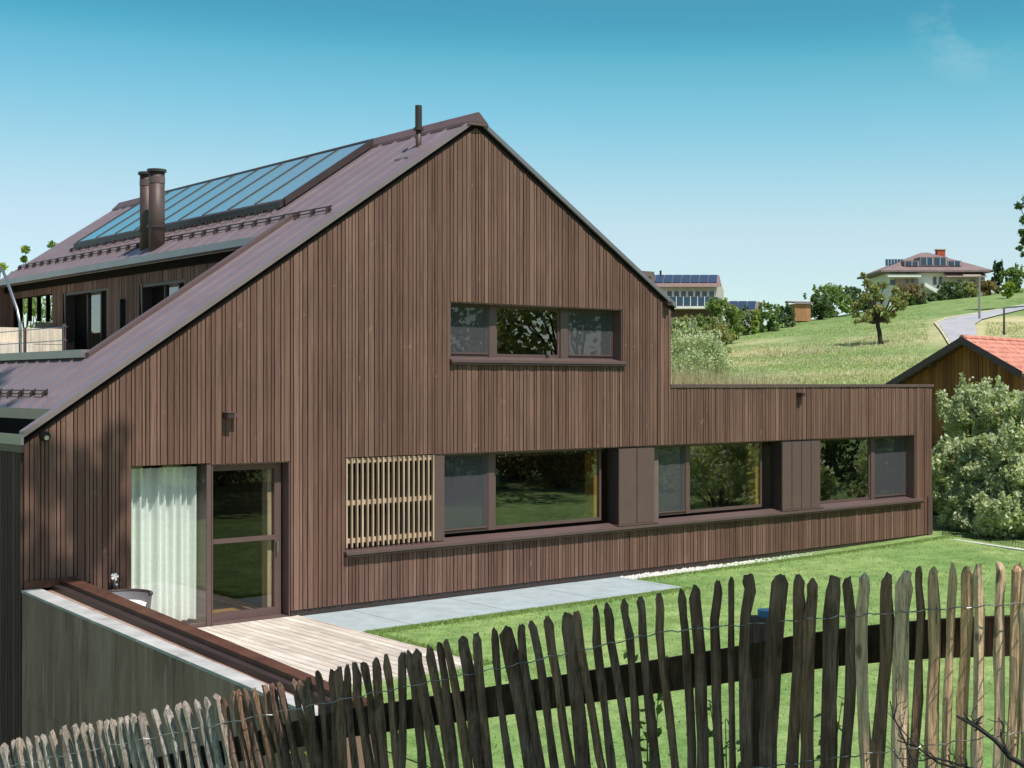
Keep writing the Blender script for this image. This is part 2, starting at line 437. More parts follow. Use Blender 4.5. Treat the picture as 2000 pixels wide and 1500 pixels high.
for a, b in zip(fixed[:-1], fixed[1:]):
    L = b-a; ws = []
    while sum(ws) < L: ws.append(rng.choice([.055, .065, .075, .09, .11]))
    k = L/sum(ws); x = a
    for w in ws: x += w*k; edges.append(x)
    edges[-1] = b
m = MB(); facade(edges, .0135, -.028, 0., m, .010); m.build('cladding', 'cladding_wood', house)
m = MB(); facade(fixed, 0., .004, .12, m); m.build('backing_wall', 'dark_backing', house)
box('plinth', 'trim_dark', house, 4.05, WX1-.05, -.012, .1, -.1, .126)
# side, rear and inner walls
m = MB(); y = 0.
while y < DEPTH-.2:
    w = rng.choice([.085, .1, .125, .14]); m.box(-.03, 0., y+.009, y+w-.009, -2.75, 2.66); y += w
m.build('side_cladding', 'side_wood_shaded', house)
box('side_wall', 'dark_backing', house, (.003, .25, .13, DEPTH-.2, -2.8, 2.6))
m = MB()
for x0, x1 in ((0, RX), (RX, HX1)):
    a0, a1 = ztop(x0+1e-5), ztop(x1-1e-5)
    m.hexa([(x0, DEPTH-.15, -.2), (x1, DEPTH-.15, -.2), (x1, DEPTH, -.2), (x0, DEPTH, -.2), (x0, DEPTH-.15, a0), (x1, DEPTH-.15, a1), (x1, DEPTH, a1), (x0, DEPTH, a0)])
m.v = []; m.f = []; m.t = []
for x0, x1, z0, hi in ((0, 4.78, -.2, None), (4.78, 7.1, -.2, 3.4), (4.78, 7.1, 5.72, None), (7.1, RX, -.2, None), (RX, HX1, -.2, None)):
    a0, a1 = (hi, hi) if hi else (ztop(x0+1e-5), ztop(x1-1e-5))
    m.hexa([(x0, DEPTH-.15, z0), (x1, DEPTH-.15, z0), (x1, DEPTH, z0), (x0, DEPTH, z0), (x0, DEPTH-.15, a0), (x1, DEPTH-.15, a1), (x1, DEPTH, a1), (x0, DEPTH, a0)])
m.box(HX1-.15, HX1, .13, DEPTH-.16, 3.2, ztop(HX1-.16)-.12); m.build('rear_wall', 'cladding_wood', house)
m = MB(); y = .0
while y < 9:
    w = rng.choice([.085, .1, .125, .14]); m.box(WX1-.001, WX1+.027, y+.005, y+w-.005, .1, PZ-.06); y += w
m.box(WX1-.2, WX1-.004, .13, 9., -.1, PZ-.1); m.box(HX1, WX1-.2, 8.85, 9, -.1, PZ-.1); m.build('wing_wall', 'cladding_wood', house)
box('corner_board', 'trim_metal', house, (WX1-.19, WX1-.02, -.06, -.03, .05, 1.0))
# rooms behind the glass
box('interior', 'room_wall', house, (.26, WX1-.21, 5.0, 5.12, .0, 2.75), (.26, WX1-.21, .13, 5.0, 2.62, 2.75), (4.3, 4.42, .13, 5, .02, 2.62), (12.0, 12.12, .14, 5, .02, 2.62), (15.6, 15.72, .14, 5, .02, 2.62),
    (6.0, 12.0, 4.5, 4.6, 3.3, 6.0), (6.0, 12.0, .13, 4.5, 5.6, 5.7), (6., 6.1, .13, 4.5, 3.3, 5.6), (11.9, 12., .13, 4.5, 3.3, 5.6))
box('interior_floor', 'floor_wood', house, (.26, WX1-.21, .125, 5.0, -.06, .03), (6.1, 11.9, .125, 4.5, 3.2, 3.32))
box('parapet_cap', 'trim_metal', house, (HX1-.02, WX1+.05, -.055, .32, PZ-.055, PZ+.005), (WX1-.25, WX1+.05, .32, 9.05, PZ-.055, PZ+.005))
box('flat_roof', 'pebbles', house, HX1, WX1-.2, .13, 8.85, 3.1, 3.28)

# windows -----------------------------------------------------
def lining(o, depth, mat='trim_metal', th=.02, sill=True):
    x0, x1, z0, z1 = o
    b = [(x0, x0+th, -.02, depth, z0, z1), (x1-th, x1, -.02, depth, z0, z1), (x0+th, x1-th, -.015, depth, z1-th, z1)]
    return box('reveal', mat, house, *b)
def frame(mb, x0, x1, z0, z1, y0, y1, w, wb=None):
    wb = wb or w
    mb.box(x0, x0+w, y0, y1, z0, z1); mb.box(x1-w, x1, y0, y1, z0, z1)
    mb.box(x0+w, x1-w, y0+.002, y1, z1-w, z1); mb.box(x0+w, x1-w, y0+.002, y1, z0, z0+wb)
def casement(parent, x0, x1, z0, z1, y):
    m = MB(); frame(m, x0, x1, z0, z1, y-.01, y+.06, .05, .07); fr = m.build('casement_frame', 'trim_metal', parent)
    box('screen_frame', 'trim_metal', parent, (x0+.012, x0+.034, y-.03, y-.012, z0+.05, z1-.01), (x1-.034, x1-.012, y-.03, y-.012, z0+.05, z1-.01), (x0+.034, x1-.034, y-.03, y-.012, z0+.05, z0+.075), (x0+.034, x1-.034, y-.03, y-.012, z1-.03, z1-.01))
    m = MB(); m.quad((x0+.034, y-.02, z0+.075), (x1-.034, y-.02, z0+.075), (x1-.034, y-.02, z1-.03), (x0+.034, y-.02, z1-.03)); m.build('insect_screen', 'insect_screen', parent)
    m = MB(); m.quad((x0+.05, y+.03, z0+.07), (x1-.05, y+.03, z0+.07), (x1-.05, y+.03, z1-.05), (x0+.05, y+.03, z1-.05)); m.build('pane', 'glass_clear', parent)
def fixed_pane(parent, x0, x1, z0, z1, y):
    m = MB(); frame(m, x0, x1, z0, z1, y-.005, y+.05, .045, .06); m.build('fixed_frame', 'trim_metal', parent)
    m = MB(); m.quad((x0+.045, y+.01, z0+.06), (x1-.045, y+.01, z0+.06), (x1-.045, y+.01, z1-.045), (x0+.045, y+.01, z1-.045)); m.build('pane', 'glass_clear', parent)
YW = .22
def window(name_label, parts, z0, z1, ochre=None):
    w = empty('window', (0, 0, 0)); w.parent = house
    if name_label: w['label'] = name_label
    for kind, x0, x1 in parts:
        if kind == 'c': casement(w, x0, x1, z0, z1, YW)
        elif kind == 'f': fixed_pane(w, x0, x1, z0, z1, YW)
        else: box('mullion', 'trim_metal', w, x0, x1, YW-.035, YW+.07, z0, z1)
    if ochre: box('wood_lining', 'ochre_wood', w, (ochre-.13, ochre-.012, YW+.055, YW+.3, z0+.06, z1-.04))
    return w
lining(O_U, .3); lining((O_B[0], O_B[1], O_B[2], O_B[3]), .3)
window('three light upper window in the gable', [('c', 7.075, 8.05), ('m', 8.05, 8.2), ('f', 8.2, 9.68), ('m', 9.68, 9.86), ('c', 9.86, 10.978)], 4.03, 4.92)
window('wide ground floor window with ochre lining', [('c', 6.95, 8.03), ('m', 8.03, 8.17), ('f', 8.17, 10.70)], 1.06, 2.40, 10.70)
window('middle wing window', [('c', 11.78, 12.92), ('m', 12.92, 13.02), ('f', 13.02, 15.2)], 1.05, 2.40, 15.2)
window('wing window nearest the end of the house', [('f', 16.6, 18.85), ('m', 18.85, 18.97), ('c', 18.97, 20.178)], 1.0, 2.40)
box('mullion', 'trim_metal', house, (6.742, 6.95, -.012, YW+.1, .98, 2.4))
box('window_head', 'trim_dark', house, (6.95, 20.178, YW+.08, YW+.14, 2.3, 2.4))
# sills
m = MB()
m.hexa([(4.98, -.13, .90), (20.42, -.13, .90), (20.42, .2, .955), (4.98, .2, .955), (4.98, -.13, .945), (20.42, -.13, .945), (20.42, .2, 1.0), (4.98, .2, 1.0)])
m.build('sill', 'trim_metal', house)
m = MB(); m.hexa([(7.04, -.10, 3.93), (11.05, -.10, 3.93), (11.05, .2, 3.98), (7.04, .2, 3.98), (7.04, -.10, 3.975), (11.05, -.10, 3.975), (11.05, .2, 4.03), (7.04, .2, 4.03)]); m.build('sill', 'trim_metal', house)
box('sill_lip', 'trim_dark', house, (4.985, 20.415, -.118, -.03, .865, .898), (7.045, 11.045, -.09, -.03, 3.895, 3.928))
# sliding shutter boxes between the windows
def shutter(x0, x1, n, z0):
    s = box('shutter_box', 'trim_dark', house, (x0+.01, x1-.01, -.045, .24, z0+.01, 2.385))
    w = (x1-x0)/n
    for i in range(n): box('shutter_panel', 'trim_metal', s, (x0+i*w+.009, x0+(i+1)*w-.009, -.075, -.046, z0, 2.375))
    box('shutter_track', 'trim_metal', s, (x0-.03, x1+.08, -.11, .05, z0-.028, z0-.006))
shutter(10.869, 11.80, 2, .99)
shutter(15.489, 16.737, 4, .99)
# slatted screen of pale battens
sl = box('screen_back', 'dark_backing', house, (O_S[0]+.02, O_S[1], .105, .13, 1.0, 2.42))
nb = 18
for i in range(nb):
    x = 5.03+i*(6.70-5.03)/(nb-1); box('batten', 'batten_wood', sl, (x-.0125, x+.0125, -.055, -.005, 1.005, 2.405))
for z in (1.07, 1.665, 2.325): box('batten_rail', 'batten_wood', sl, (5.01, 6.72, 0., .035, z, z+.075))
# curtain glass and the terrace door
cg = empty('window', (0, 0, 0)); cg.parent = house; cg['label'] = 'tall frameless window flush with the cladding'
m = MB(); m.quad((1.515, .0, .1), (2.66, .0, .1), (2.66, .0, 2.41), (1.515, .0, 2.41)); m.build('pane', 'glass_curtain', cg)
box('frame', 'trim_metal', cg, (1.503, 2.66, .0, .06, .03, .098), (1.503, 1.514, .0, .06, .1, 2.42), (2.66, 2.73, -.015, .3, .03, 2.42))
dr = empty('door', (0, 0, 0)); dr.parent = house; dr['label'] = 'glazed terrace door with a middle rail'
m = MB(); frame(m, 2.735, 3.98, .05, 2.395, .16, .24, .11, .13); m.box(2.845, 3.87, .15, .23, 1.21, 1.275); m.build('frame', 'trim_metal', dr)
m = MB(); m.quad((2.845, .2, .18), (3.87, .2, .18), (3.87, .2, 1.21), (2.845, .2, 1.21)); m.quad((2.845, .2, 1.275), (3.87, .2, 1.275), (3.87, .2, 2.285), (2.845, .2, 2.285)); m.build('pane', 'glass_door', dr)
box('handle', 'steel', dr, (3.885, 3.91, .105, .155, 1.02, 1.18))
lining((2.735, 4.034, .04, 2.40), .3)
box('wood_lining', 'batten_wood', dr, (3.80, 3.868, .25, .42, .1, 2.3))
box('threshold', 'trim_metal', dr, (2.735, 4.0, -.03, .16, .03, .06))
# curtain
def curtain():
    V = []; n = 120; fl = []
    for j in range(9):
        z = .12+(2.36-.12)*j/8
        for i in range(n):
            u = i/(n-1); x = 1.56+1.12*u
            V.append((x, .30+.045*math.sin(u*58+.8*math.sin(u*9))+.03*math.sin(u*23+j*.12), z))
    m = MB(); m.add(V, [(j*n+i, j*n+i+1, (j+1)*n+i+1, (j+1)*n+i) for j in range(8) for i in range(n-1)], .5)
    o = m.build('curtain', 'cloth_white', None, True); tag(o, 'white pleated curtain hanging behind the tall flush window', 'curtain')
curtain()

# roofs ---------------------------------------------------------
TH = .15
def slab(mb, x0, x1, y0, y1, off=0., th=TH, t=.5, fn=roofz):
    zs = [fn(x0+1e-6)+off, fn(x1-1e-6)+off]
    mb.hexa([(x0, y0, zs[0]-th), (x1, y0, zs[1]-th), (x1, y1, zs[1]-th), (x0, y1, zs[0]-th), (x0, y0, zs[0]), (x1, y0, zs[1]), (x1, y1, zs[1]), (x0, y1, zs[0])], t)
CUT0, CUT1, CY0, CY1 = 1.62, 4.55, 1.66, 14.2
m = MB()
slab(m, .45, RX, -.03, CY0); slab(m, .02, .45, -.03, .2); slab(m, CUT1, RX, CY0, DEPTH+.1); slab(m, .45, CUT0, CY0, DEPTH+.1)
rf = m.build('roof', 'roof_metal', house)
m = MB()
for y in (.5, .98, 1.45): slab(m, .46, RX-.1, y, y+.022, .03, .03)
y = 2.0
while y < DEPTH: slab(m, CUT1+.02, RX-.1, y, y+.022, .03, .03); slab(m, .46, CUT0-.15, y, y+.022, .03, .03); y += .48
m.build('standing_seam', 'roof_metal', rf)
m = MB(); slab(m, RX, HX1+.07, -.03, DEPTH+.1); m.build('roof', 'roof_metal', house)
m = MB(); slab(m, -.02, RX, -.085, -.032, .035, .085); m.build('verge_trim', 'verge_metal', house)
m = MB(); slab(m, RX, HX1+.09, -.085, -.032, .035, .085); m.build('verge_trim', 'verge_grey', house)
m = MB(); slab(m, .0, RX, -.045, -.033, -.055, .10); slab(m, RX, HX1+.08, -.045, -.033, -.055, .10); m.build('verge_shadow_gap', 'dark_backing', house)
# ridge cap
m = MB()
m.hexa([(RX-.22, -.11, roofz(RX-.22)+.012), (RX+.22, -.11, roofz(RX+.22)+.012), (RX+.22, DEPTH+.1, roofz(RX+.22)+.012), (RX-.22, DEPTH+.1, roofz(RX-.22)+.012),
        (RX-.20, -.11, roofz(RX-.2)+.05), (RX+.2, -.11, roofz(RX+.2)+.05), (RX+.2, DEPTH+.1, roofz(RX+.2)+.05), (RX-.2, DEPTH+.1, roofz(RX-.2)+.05)])
m.hexa([(RX-.19, -.108, roofz(RX-.19)+.048), (RX+.19, -.108, roofz(RX+.19)+.048), (RX+.19, DEPTH+.09, roofz(RX+.19)+.048), (RX-.19, DEPTH+.09, roofz(RX-.19)+.048),
        (RX-.02, -.108, RZ+.09), (RX+.02, -.108, RZ+.09), (RX+.02, DEPTH+.09, RZ+.09), (RX-.02, DEPTH+.09, RZ+.09)])
m.build('ridge_cap', 'trim_metal', house)
# gutters and fascias
box('gutter', 'gutter_metal', house, (CUT1-.22, CUT1+.02, CY0+.1, DEPTH+.15, roofz(CUT1)-.14, roofz(CUT1)-.02))
box('fascia', 'dark_backing', house, (CUT1+.08, CUT1+.16, CY0+.06, DEPTH, roofz(CUT1)-.28, roofz(CUT1)-.10))  # near-black colour stands for the shade below the gutter
box('gutter', 'gutter_metal', house, (-.06, -.02, -.085, DEPTH+.1, 2.76, 2.9), (-.02, .0, .2, DEPTH+.1, 2.70, 2.75))
box('gutter_trough', 'dark_backing', house, (.001, .46, .2, DEPTH, 2.66, 2.70), (.455, .475, .2, DEPTH, 2.701, 3.07))
box('fascia', 'trim_dark', house, (-.055, .0, -.075, DEPTH, 2.66, 2.755))
# strip edge beside the roof terrace: raised kerb and coping
m = MB(); slab(m, CUT0-.1, CUT1+.5, CY0-.13, CY0+.01, .09, .5); m.build('terrace_kerb', 'trim_metal', house)
box('terrace_coping', 'gutter_metal', house, (CUT0-.16, CUT0+.22, CY0+.01, DEPTH+.1, roofz(CUT0)-.05, roofz(CUT0)+.07))
box('terrace_wall', 'trim_dark', house, (CUT0+.0, CUT0+.12, CY0+.02, DEPTH, 3.0, roofz(CUT0)-.06))
box('terrace_floor', 'paving_stone', house, (CUT0, 7.3, CY0, DEPTH-.2, 3.2, 3.38))
# wall of the set-back upper storey
DX = 4.72; DO = [(4.9, 6.9, 3.4, 5.5), (8.44, 10.83, 3.4, 5.54), (11.46, 13.95, 3.4, 5.56)]
m = MB(); mbk = MB(); y = CY0+.05; ends = sorted({CY0+.05, DEPTH-.05} | {o[0] for o in DO} | {o[1] for o in DO})
for a, b in zip(ends[:-1], ends[1:]):
    xm = (a+b)/2; zb = 3.38
    for o in DO:
        if o[0] < xm < o[1]: zb = o[3]
    n = max(1, round((b-a)/.115)); w = (b-a)/n
    for i in range(n): m.box(DX-.028-.012*rng.random(), DX, a+i*w+.008, a+(i+1)*w-.008, zb, 5.80)
    mbk.box(DX+.003, DX+.16, a, b, zb, 5.82)
dw = m.build('upper_cladding', 'cladding_wood', house); mbk.build('upper_wall', 'dark_backing', house)
# its openings
for k, (a, b, z0, z1) in enumerate(DO[:2]):
    w = empty('window' if k == 0 else 'door', (0, 0, 0)); w.parent = house
    mm = MB(); 
    mm.box(DX-.02, DX+.25, b-.12, b, z0, z1); mm.box(DX-.02, DX+.25, a, a+.06, z0, z1); mm.box(DX-.01, DX+.25, a+.06, b-.12, z1-.06, z1)
    y1, y2 = a+(b-a)*.34, a+(b-a)*.62
    mm.box(DX+.16, DX+.24, y1-.05, y1, z0, z1-.06); mm.box(DX+.16, DX+.24, y2, y2+.05, z0, z1-.06); mm.box(DX+.16, DX+.24, a+.06, b-.12, z0, z0+.12)
    mm.build('frame', 'trim_dark', w)
    mm = MB(); mm.quad((DX+.2, y1, z0+.12), (DX+.2, y2, z0+.12), (DX+.2, y2, z1-.06), (DX+.2, y1, z1-.06)); mm.build('pane', 'glass_clear', w)
    mm = MB(); mm.box(DX+.19, DX+.2, a+.06, y1-.05, z0+.12, z1-.06); mm.box(DX+.19, DX+.2, y2+.05, b-.12, z0+.12, z1-.06); mm.build('dark_blind', 'dark_backing', w)
    mm = MB(); mm.hexa([(DX-.02, b-.22, z0), (DX+.18, b-.22, z0), (DX+.18, b, z0), (DX-.02, b, z0), (DX-.02, b-.02, z1), (DX+.18, b-.02, z1), (DX+.18, b, z1), (DX-.02, b, z1)]); mm.build('slanted_jamb', 'cladding_wood', w)
box('upper_room', 'room_wall', house, (DX+3., DX+3.1, CY0+.1, 11.2, 3.39, 5.7), (DX+.2, DX+3, 11.1, 11.2, 3.39, 5.7), (DX+.2, DX+3, CY0+.1, CY0+.2, 3.39, 5.7), (DX+.17, DX+3, CY0+.1, 11.2, 5.72, 5.8))
# loggia: pale timber low walls
box('loggia_wall', 'cream_wood', house, *[(DX+.6, 7.2, DEPTH-.32+.0, DEPTH-.22, 3.38+i*.28, 3.38+i*.28+.27) for i in range(6)], *[(7.2, 7.28, 11.25, DEPTH-.33, 3.38+i*.28, 3.38+i*.28+.27) for i in range(6)])
box('planter_bench', 'cream_wood', house, *[(2.3+.1*(3-k), 4.2, 9.6, 13.6, 3.385+k*.335, 3.385+k*.335+.325) for k in range(4)], (2.3, 3.4, 9.0, 9.59, 3.385, 4.4))
# solar array
sg = empty('solar_array', (0, 0, 0)); sg.parent = house
X0s, X1s, Y0s, Y1s = 5.55, 7.36, 2.85, 12.2; ns = 9; wy = (Y1s-Y0s)/ns
for i in range(ns):
    m = MB(); slab(m, X0s+.03, X1s-.03, Y0s+i*wy+.03, Y0s+(i+1)*wy-.03, .142, .012); m.build('solar_panel', 'solar_cell', sg)
m = MB(); slab(m, X0s, X1s, Y0s, Y1s, .127, .07)
for i in range(1, ns): slab(m, X0s+.02, X1s-.02, Y0s+i*wy-.026, Y0s+i*wy+.026, .162, .03)
if 1: slab(m, X0s-.08, X0s-.001, Y0s-.03, Y1s+.03, .152, .12); slab(m, X1s+.001, X1s+.06, Y0s-.03, Y1s+.03, .16, .12); slab(m, X0s, X1s, Y0s-.08, Y0s-.001, .162, .13); slab(m, X0s, X1s, Y1s+.001, Y1s+.06, .16, .12); m.build('array_frame', 'trim_dark', sg)
# snow guards
def snow_guard(x, y0, y1):
    m = MB(); 
    for dz in (.035, .085): m.box(x-.009, x+.009, y0, y1, roofz(x)+dz, roofz(x)+dz+.018)
    y = y0+.08
    while y < y1: slab(m, x-.05, x+.04, y, y+.014, .10, .10); y += .48
    m.build('snow_guard', 'trim_dark', house)
snow_guard(5.0, .35, DEPTH-.1); snow_guard(5.38, 2.9, 12.2); snow_guard(.68, .95, 8)
# flues
def flue(x, y, r, ztop_, band):
    z0 = roofz(x)-.25; fl = MB().tube([(x, y, z0), (x, y, ztop_)], r, 20).build('flue', 'flue_metal', house, False)
    for p in fl.data.polygons: p.use_smooth = len(p.vertices) == 4
    MB().tube([(x, y, ztop_+.002), (x, y, ztop_+.05)], r+.035, 20).build('flue_cap', 'trim_dark', fl)
    MB().tube([(x, y, ztop_-.22), (x, y, ztop_-.10)], r+.006, 20).build('flue_band', 'trim_metal', fl)
    MB().tube([(x, y, band), (x, y, band+.05)], r+.035, 20).build('flue_collar', 'trim_dark', fl)
    m = MB(); slab(m, x-.35, x+.3, y-.3, y+.3, .035, .03); m.build('flue_flashing', 'roof_metal', fl)
flue(4.78, 6.3, .15, 7.62, 6.55); flue(4.90, 7.0, .14, 7.66, 6.55)
vp = MB().tube([(6.86, .6, 7.35), (6.86, .6, 7.86)], .05, 14).build('vent_pipe', 'flue_metal', house, True)
MB().tube([(6.86, .6, 7.87), (6.86, .6, 8.26)], .058, 14).build('vent_cowl', 'trim_dark', vp); MB().tube([(6.86, .6, 7.84), (6.86, .6, 7.885)], .085, 14).build('vent_collar', 'trim_dark', vp)
m = MB(); slab(m, 6.5, 7.1, .4, .8, .034, .03); m.build('vent_flashing', 'roof_metal', vp)
# wall fittings
def wall_lamp(x, z, s=1.):
    l = box('wall_lamp', 'trim_dark', house, (x-.055*s, x+.055*s, -.19*s, -.03, z-.01, z+.065*s))
    box('lamp_cap', 'trim_metal', l, (x-.065*s, x+.065*s, -.2*s, -.03, z+.067*s, z+.08*s)); box('lamp_head', 'trim_metal', l, (x+.057*s, x+.13*s, -.16*s, -.06, z+.005, z+.06*s))
wall_lamp(2.96, 3.08, 1.0); wall_lamp(16.06, 3.32, .9); wall_lamp(12.1, 5.06, .9)
cm = MB().tube([(.27, -.03, 2.87), (.27, -.09, 2.87)], .07, 16).build('camera_mount', 'black_metal', house); MB().tube([(.27, -.091, 2.86), (.27, -.13, 2.85)], .032, 16).build('camera_lens', 'steel', cm)
box('window_latch', 'steel', house, (9.35, 9.42, .16, .2, 4.09, 4.16))

# things on the roof terrace
rl = empty('terrace_railing', (0, 0, 0), 0, 'thin metal railing along the outer edge of the roof terrace', 'railing')
m = MB()
for z in (4.28, 4.5): m.tube([(1.95, 3.5, z), (1.95, 13.8, z)], .008, 6)
m.build('rail', 'steel', rl)
for y in (3.6, 5.4, 7.2, 9.0, 10.8, 12.6): MB().box(1.93, 1.97, y, y+.05, roofz(CUT0)+.071, 4.55).build('post', 'trim_metal', rl)
pz = [DX-.0]
def PT(px, py, X):
    dx, dy, b = ray(px, py); t = (X-CX)/dx; return (X, CY+t*dy, H+t*b)
MB().tube([PT(40, 690, 2.2), PT(39, 630, 2.2), PT(34, 605, 2.2), PT(20, 565, 2.2), PT(6, 530, 2.2), PT(0, 524, 2.2), PT(-14, 530, 2.2)], .028, 8).build('awning_pole', 'steel', None, True)
tag(bpy.data.objects['awning_pole'], 'slender bent metal pole rising from the roof terrace', 'pole')
for i in range(10): MB().box(4.95+i*.22, 5.05+i*.22, DEPTH-.21, DEPTH-.17, 5.07, 5.72).build('baluster', 'black_metal', house)
MB().box(DX-.14, DX-.03, 7.55, 7.62, 4.5, 5.25).build('wall_bar', 'black_metal', house)

# ------------------------------------------------------------ terrace, wall, paving
m = MB(); m.quad((-14, -7.5, -2.585), (-.75, -7.5, -2.585), (-.1, 22, -2.585), (-14, 22, -2.585)); tag(m.build('driveway', 'dark_asphalt'), 'dark sunken driveway beside the concrete wall', 'driveway', kind='structure')  # dark surface added to cut green light bouncing onto the side wall
dk = empty('wooden_deck', (0, 0, 0), 0, 'weathered pale plank deck in front of the terrace door', 'deck')
m = MB(); x = .95
while x < 4.12: m.box(x, x+.136, -4.55, -.03, .0, .045); x += .145
m.build('planks', 'deck_wood', dk); box('subframe', 'dark_backing', dk, (1.0, 4.1, -4.5, -.05, -.06, -.005))
box('edge_board', 'deck_wood', dk, (4.125, 4.16, -4.55, -.03, -.05, .05))
def slabs():
    m = MB(); x = 4.17; i = 0
    while x < 10.9: m.box(x, min(x+.94, 10.9), -1.70, -.02, -.03, .028+.002*(i % 2)); x += .945; i += 1
    tag(m.build('paving', 'paving_stone'), 'smooth blue grey stone slabs along the foot of the house', 'paving', kind='structure')
slabs()
m = MB(); m.box(10.91, WX1+.25, -.42, -.012, -.03, .024); o = m.build('gravel_strip', 'pebbles'); tag(o, 'pale pebble strip along the foot of the low wing', 'gravel', kind='structure')
def pebbles():
    n = 1500; V = []; 
    m = MB()
    for i in range(n):
        x = 10.9+rng.random()*9.95; y = -.44+.42*rng.random(); r = .015+.03*rng.random(); z = .02
        m.add([(x-r, y, z), (x, y-r*.8, z), (x+r, y, z), (x, y+r*.8, z), (x+r*.2, y, z+r*.8)], [(0, 1, 4), (1, 2, 4), (2, 3, 4), (3, 0, 4)])
    tag(m.build('pebbles', 'coping_stone'), 'loose pale pebbles on the gravel strip', 'pebbles', kind='stuff')
pebbles()
k0 = G(1818, 1054); k1 = G(2080, 1094)
m = MB(); dxk = Vector((k1[0]-k0[0], k1[1]-k0[1], 0)).normalized(); nk = Vector((-dxk.y, dxk.x, 0))*.07
p0, p1 = Vector((*k0, 0)), Vector((*k1, 0))
m.hexa([p0-nk+Vector((0, 0, -.1)), p0+nk+Vector((0, 0, -.1)), p1+nk+Vector((0, 0, -.1)), p1-nk+Vector((0, 0, -.1)), p0-nk+Vector((0, 0, .09)), p0+nk+Vector((0, 0, .09)), p1+nk+Vector((0, 0, .09)), p1-nk+Vector((0, 0, .09))])
tag(m.build('lawn_kerb', 'coping_stone'), 'pale stone kerb at the far edge of the lawn', 'kerb', kind='structure')
# low netting fence behind the kerb
nf = empty('net_fence', p0+nk*4, 0, 'low dark netting fence between the lawn kerb and the bushes', 'fence')
m = MB(); L = (p1-p0).length
for j in range(7): z = .03+.024*j; m.tube([nk*1.0+Vector((0, 0, z)), nk*1.0+dxk*L+Vector((0, 0, z))], .004, 4)
s = 0.
while s < L: m.tube([nk+dxk*s+Vector((0, 0, .0)), nk+dxk*s+Vector((0, 0, .18))], .004, 4); s += .09
m.build('netting', 'black_metal', nf)
s = 0.
while s < L: MB().tube([nk+dxk*s+Vector((0, 0, -.1)), nk+dxk*s+Vector((0, 0, .19))], .012, 6).build('post', 'black_metal', nf); s += 1.5
# concrete retaining wall
cw = empty('concrete_wall', (0, 0, 0), 0, 'stained concrete retaining wall running out from the house corner', 'wall')
WL = -8.6
def strip(mb, o0, o1, z0, z1, ya=-.03, yb=WL, nseg=1, gap=0.):
    for i in range(nseg):
        a = ya+(yb-ya)*i/nseg-gap; b = ya+(yb-ya)*(i+1)/nseg+gap
        k0, k1 = (1.3+.06*a, 1.3+.06*b) if o1 < .66 and z1 > .5 and o0 > -.02 and o1 != .55 else (1, 1); A0, A1, B0, B1 = wallx(a)+o0*k0, wallx(a)+o1*k0, wallx(b)+o0*k1, wallx(b)+o1*k1
        mb.hexa([(B0, b, z0), (B1, b, z0), (A1, a, z0), (A0, a, z0), (B0, b, z1), (B1, b, z1), (A1, a, z1), (A0, a, z1)])
m = MB(); strip(m, .0, .55, -2.9, .80); m.build('wall_body', 'concrete', cw)
WT = lambda Y: 1.3+.075*Y
m = MB(); strip(m, -.01, .19, .803, .835, nseg=6, gap=.006); m.build('coping', 'coping_slab', cw)
m = MB(); strip(m, -.004, .006, -.62, -.612); m.build('joint', 'concrete', cw)
bl = empty('steel_balustrade', (0, 0, 0), 0, 'rust brown steel upstand between the concrete wall and the deck', 'balustrade')
m = MB(); strip(m, .39, .57, .80, .925, -.04); m.build('upstand', 'rust_metal', bl)
m = MB(); strip(m, .572, .60, .0, .90, -.04); m.build('inner_sheet', 'rust_metal', bl)
m = MB(); strip(m, .30, .385, .803, .87, -.04); m.build('hand_rail', 'trim_dark', bl)
box('return_plate', 'rust_metal', bl, (.0, .74, -.06, -.032, .84, .95))

# round garden chair and tap by the curtain window
ch = empty('garden_chair', (1.16, -.52, .045), 0, 'round white shell garden chair on the deck by the curtain', 'chair')
m = MB(); n = 24
def arc(r, z0, z1, th, a0, a1):
    for k in range(20):
        p, q = a0+(a1-a0)*k/20, a0+(a1-a0)*(k+1)/20
        c = lambda t, rr, z: (math.cos(t)*rr, math.sin(t)*rr, z)
        m.hexa([c(p, r, z0), c(q, r, z0), c(q, r+th, z0), c(p, r+th, z0), c(p, r+.03, z1), c(q, r+.03, z1), c(q, r+.03+th, z1), c(p, r+.03+th, z1)], .5)
arc(.33, .38, .66, .03, -.8, 2.3); sh = m.build('backrest', 'gutter_metal', ch)
m = MB(); m.tube([(0, 0, .40), (0, 0, .44), (0, 0, .54), (0, 0, .56)], [.30, .325, .325, .28], 24); m.build('seat', 'cloth_white', ch)
for k in range(4):
    a = k*math.pi/2+.4; MB().tube([(math.cos(a)*.2, math.sin(a)*.2, .4), (math.cos(a)*.33, math.sin(a)*.33, .0)], .014, 8).build('leg', 'steel', ch)
m = MB(); m.tube([(math.cos(-.8+3.1*a/24)*.385, math.sin(-.8+3.1*a/24)*.375, .675) for a in range(25)], .022, 8); m.build('rim', 'trim_dark', ch)
tp = empty('garden_tap', (1.22, -.03, .78), 0, 'small chrome garden tap on the cladding left of the curtain', 'tap')
MB().tube([(0, 0, 0), (0, -.1, .0), (0, -.16, .03)], .016, 8).build('pipe', 'steel', tp); MB().tube([(0, -.09, .0), (0, -.09, .12)], .013, 8).build('stem', 'steel', tp)
m = MB()
for k in range(5):
    a = k*1.257; m.tube([(0, -.09, .13), (math.cos(a)*.05, -.09, .13+math.sin(a)*.05)], [.012, .022], 8)
m.build('wheel_handle', 'white_paint', tp); MB().tube([(0, -.02, -.02), (0, -.02, -.7)], .012, 8).build('hose', 'trim_dark', tp)

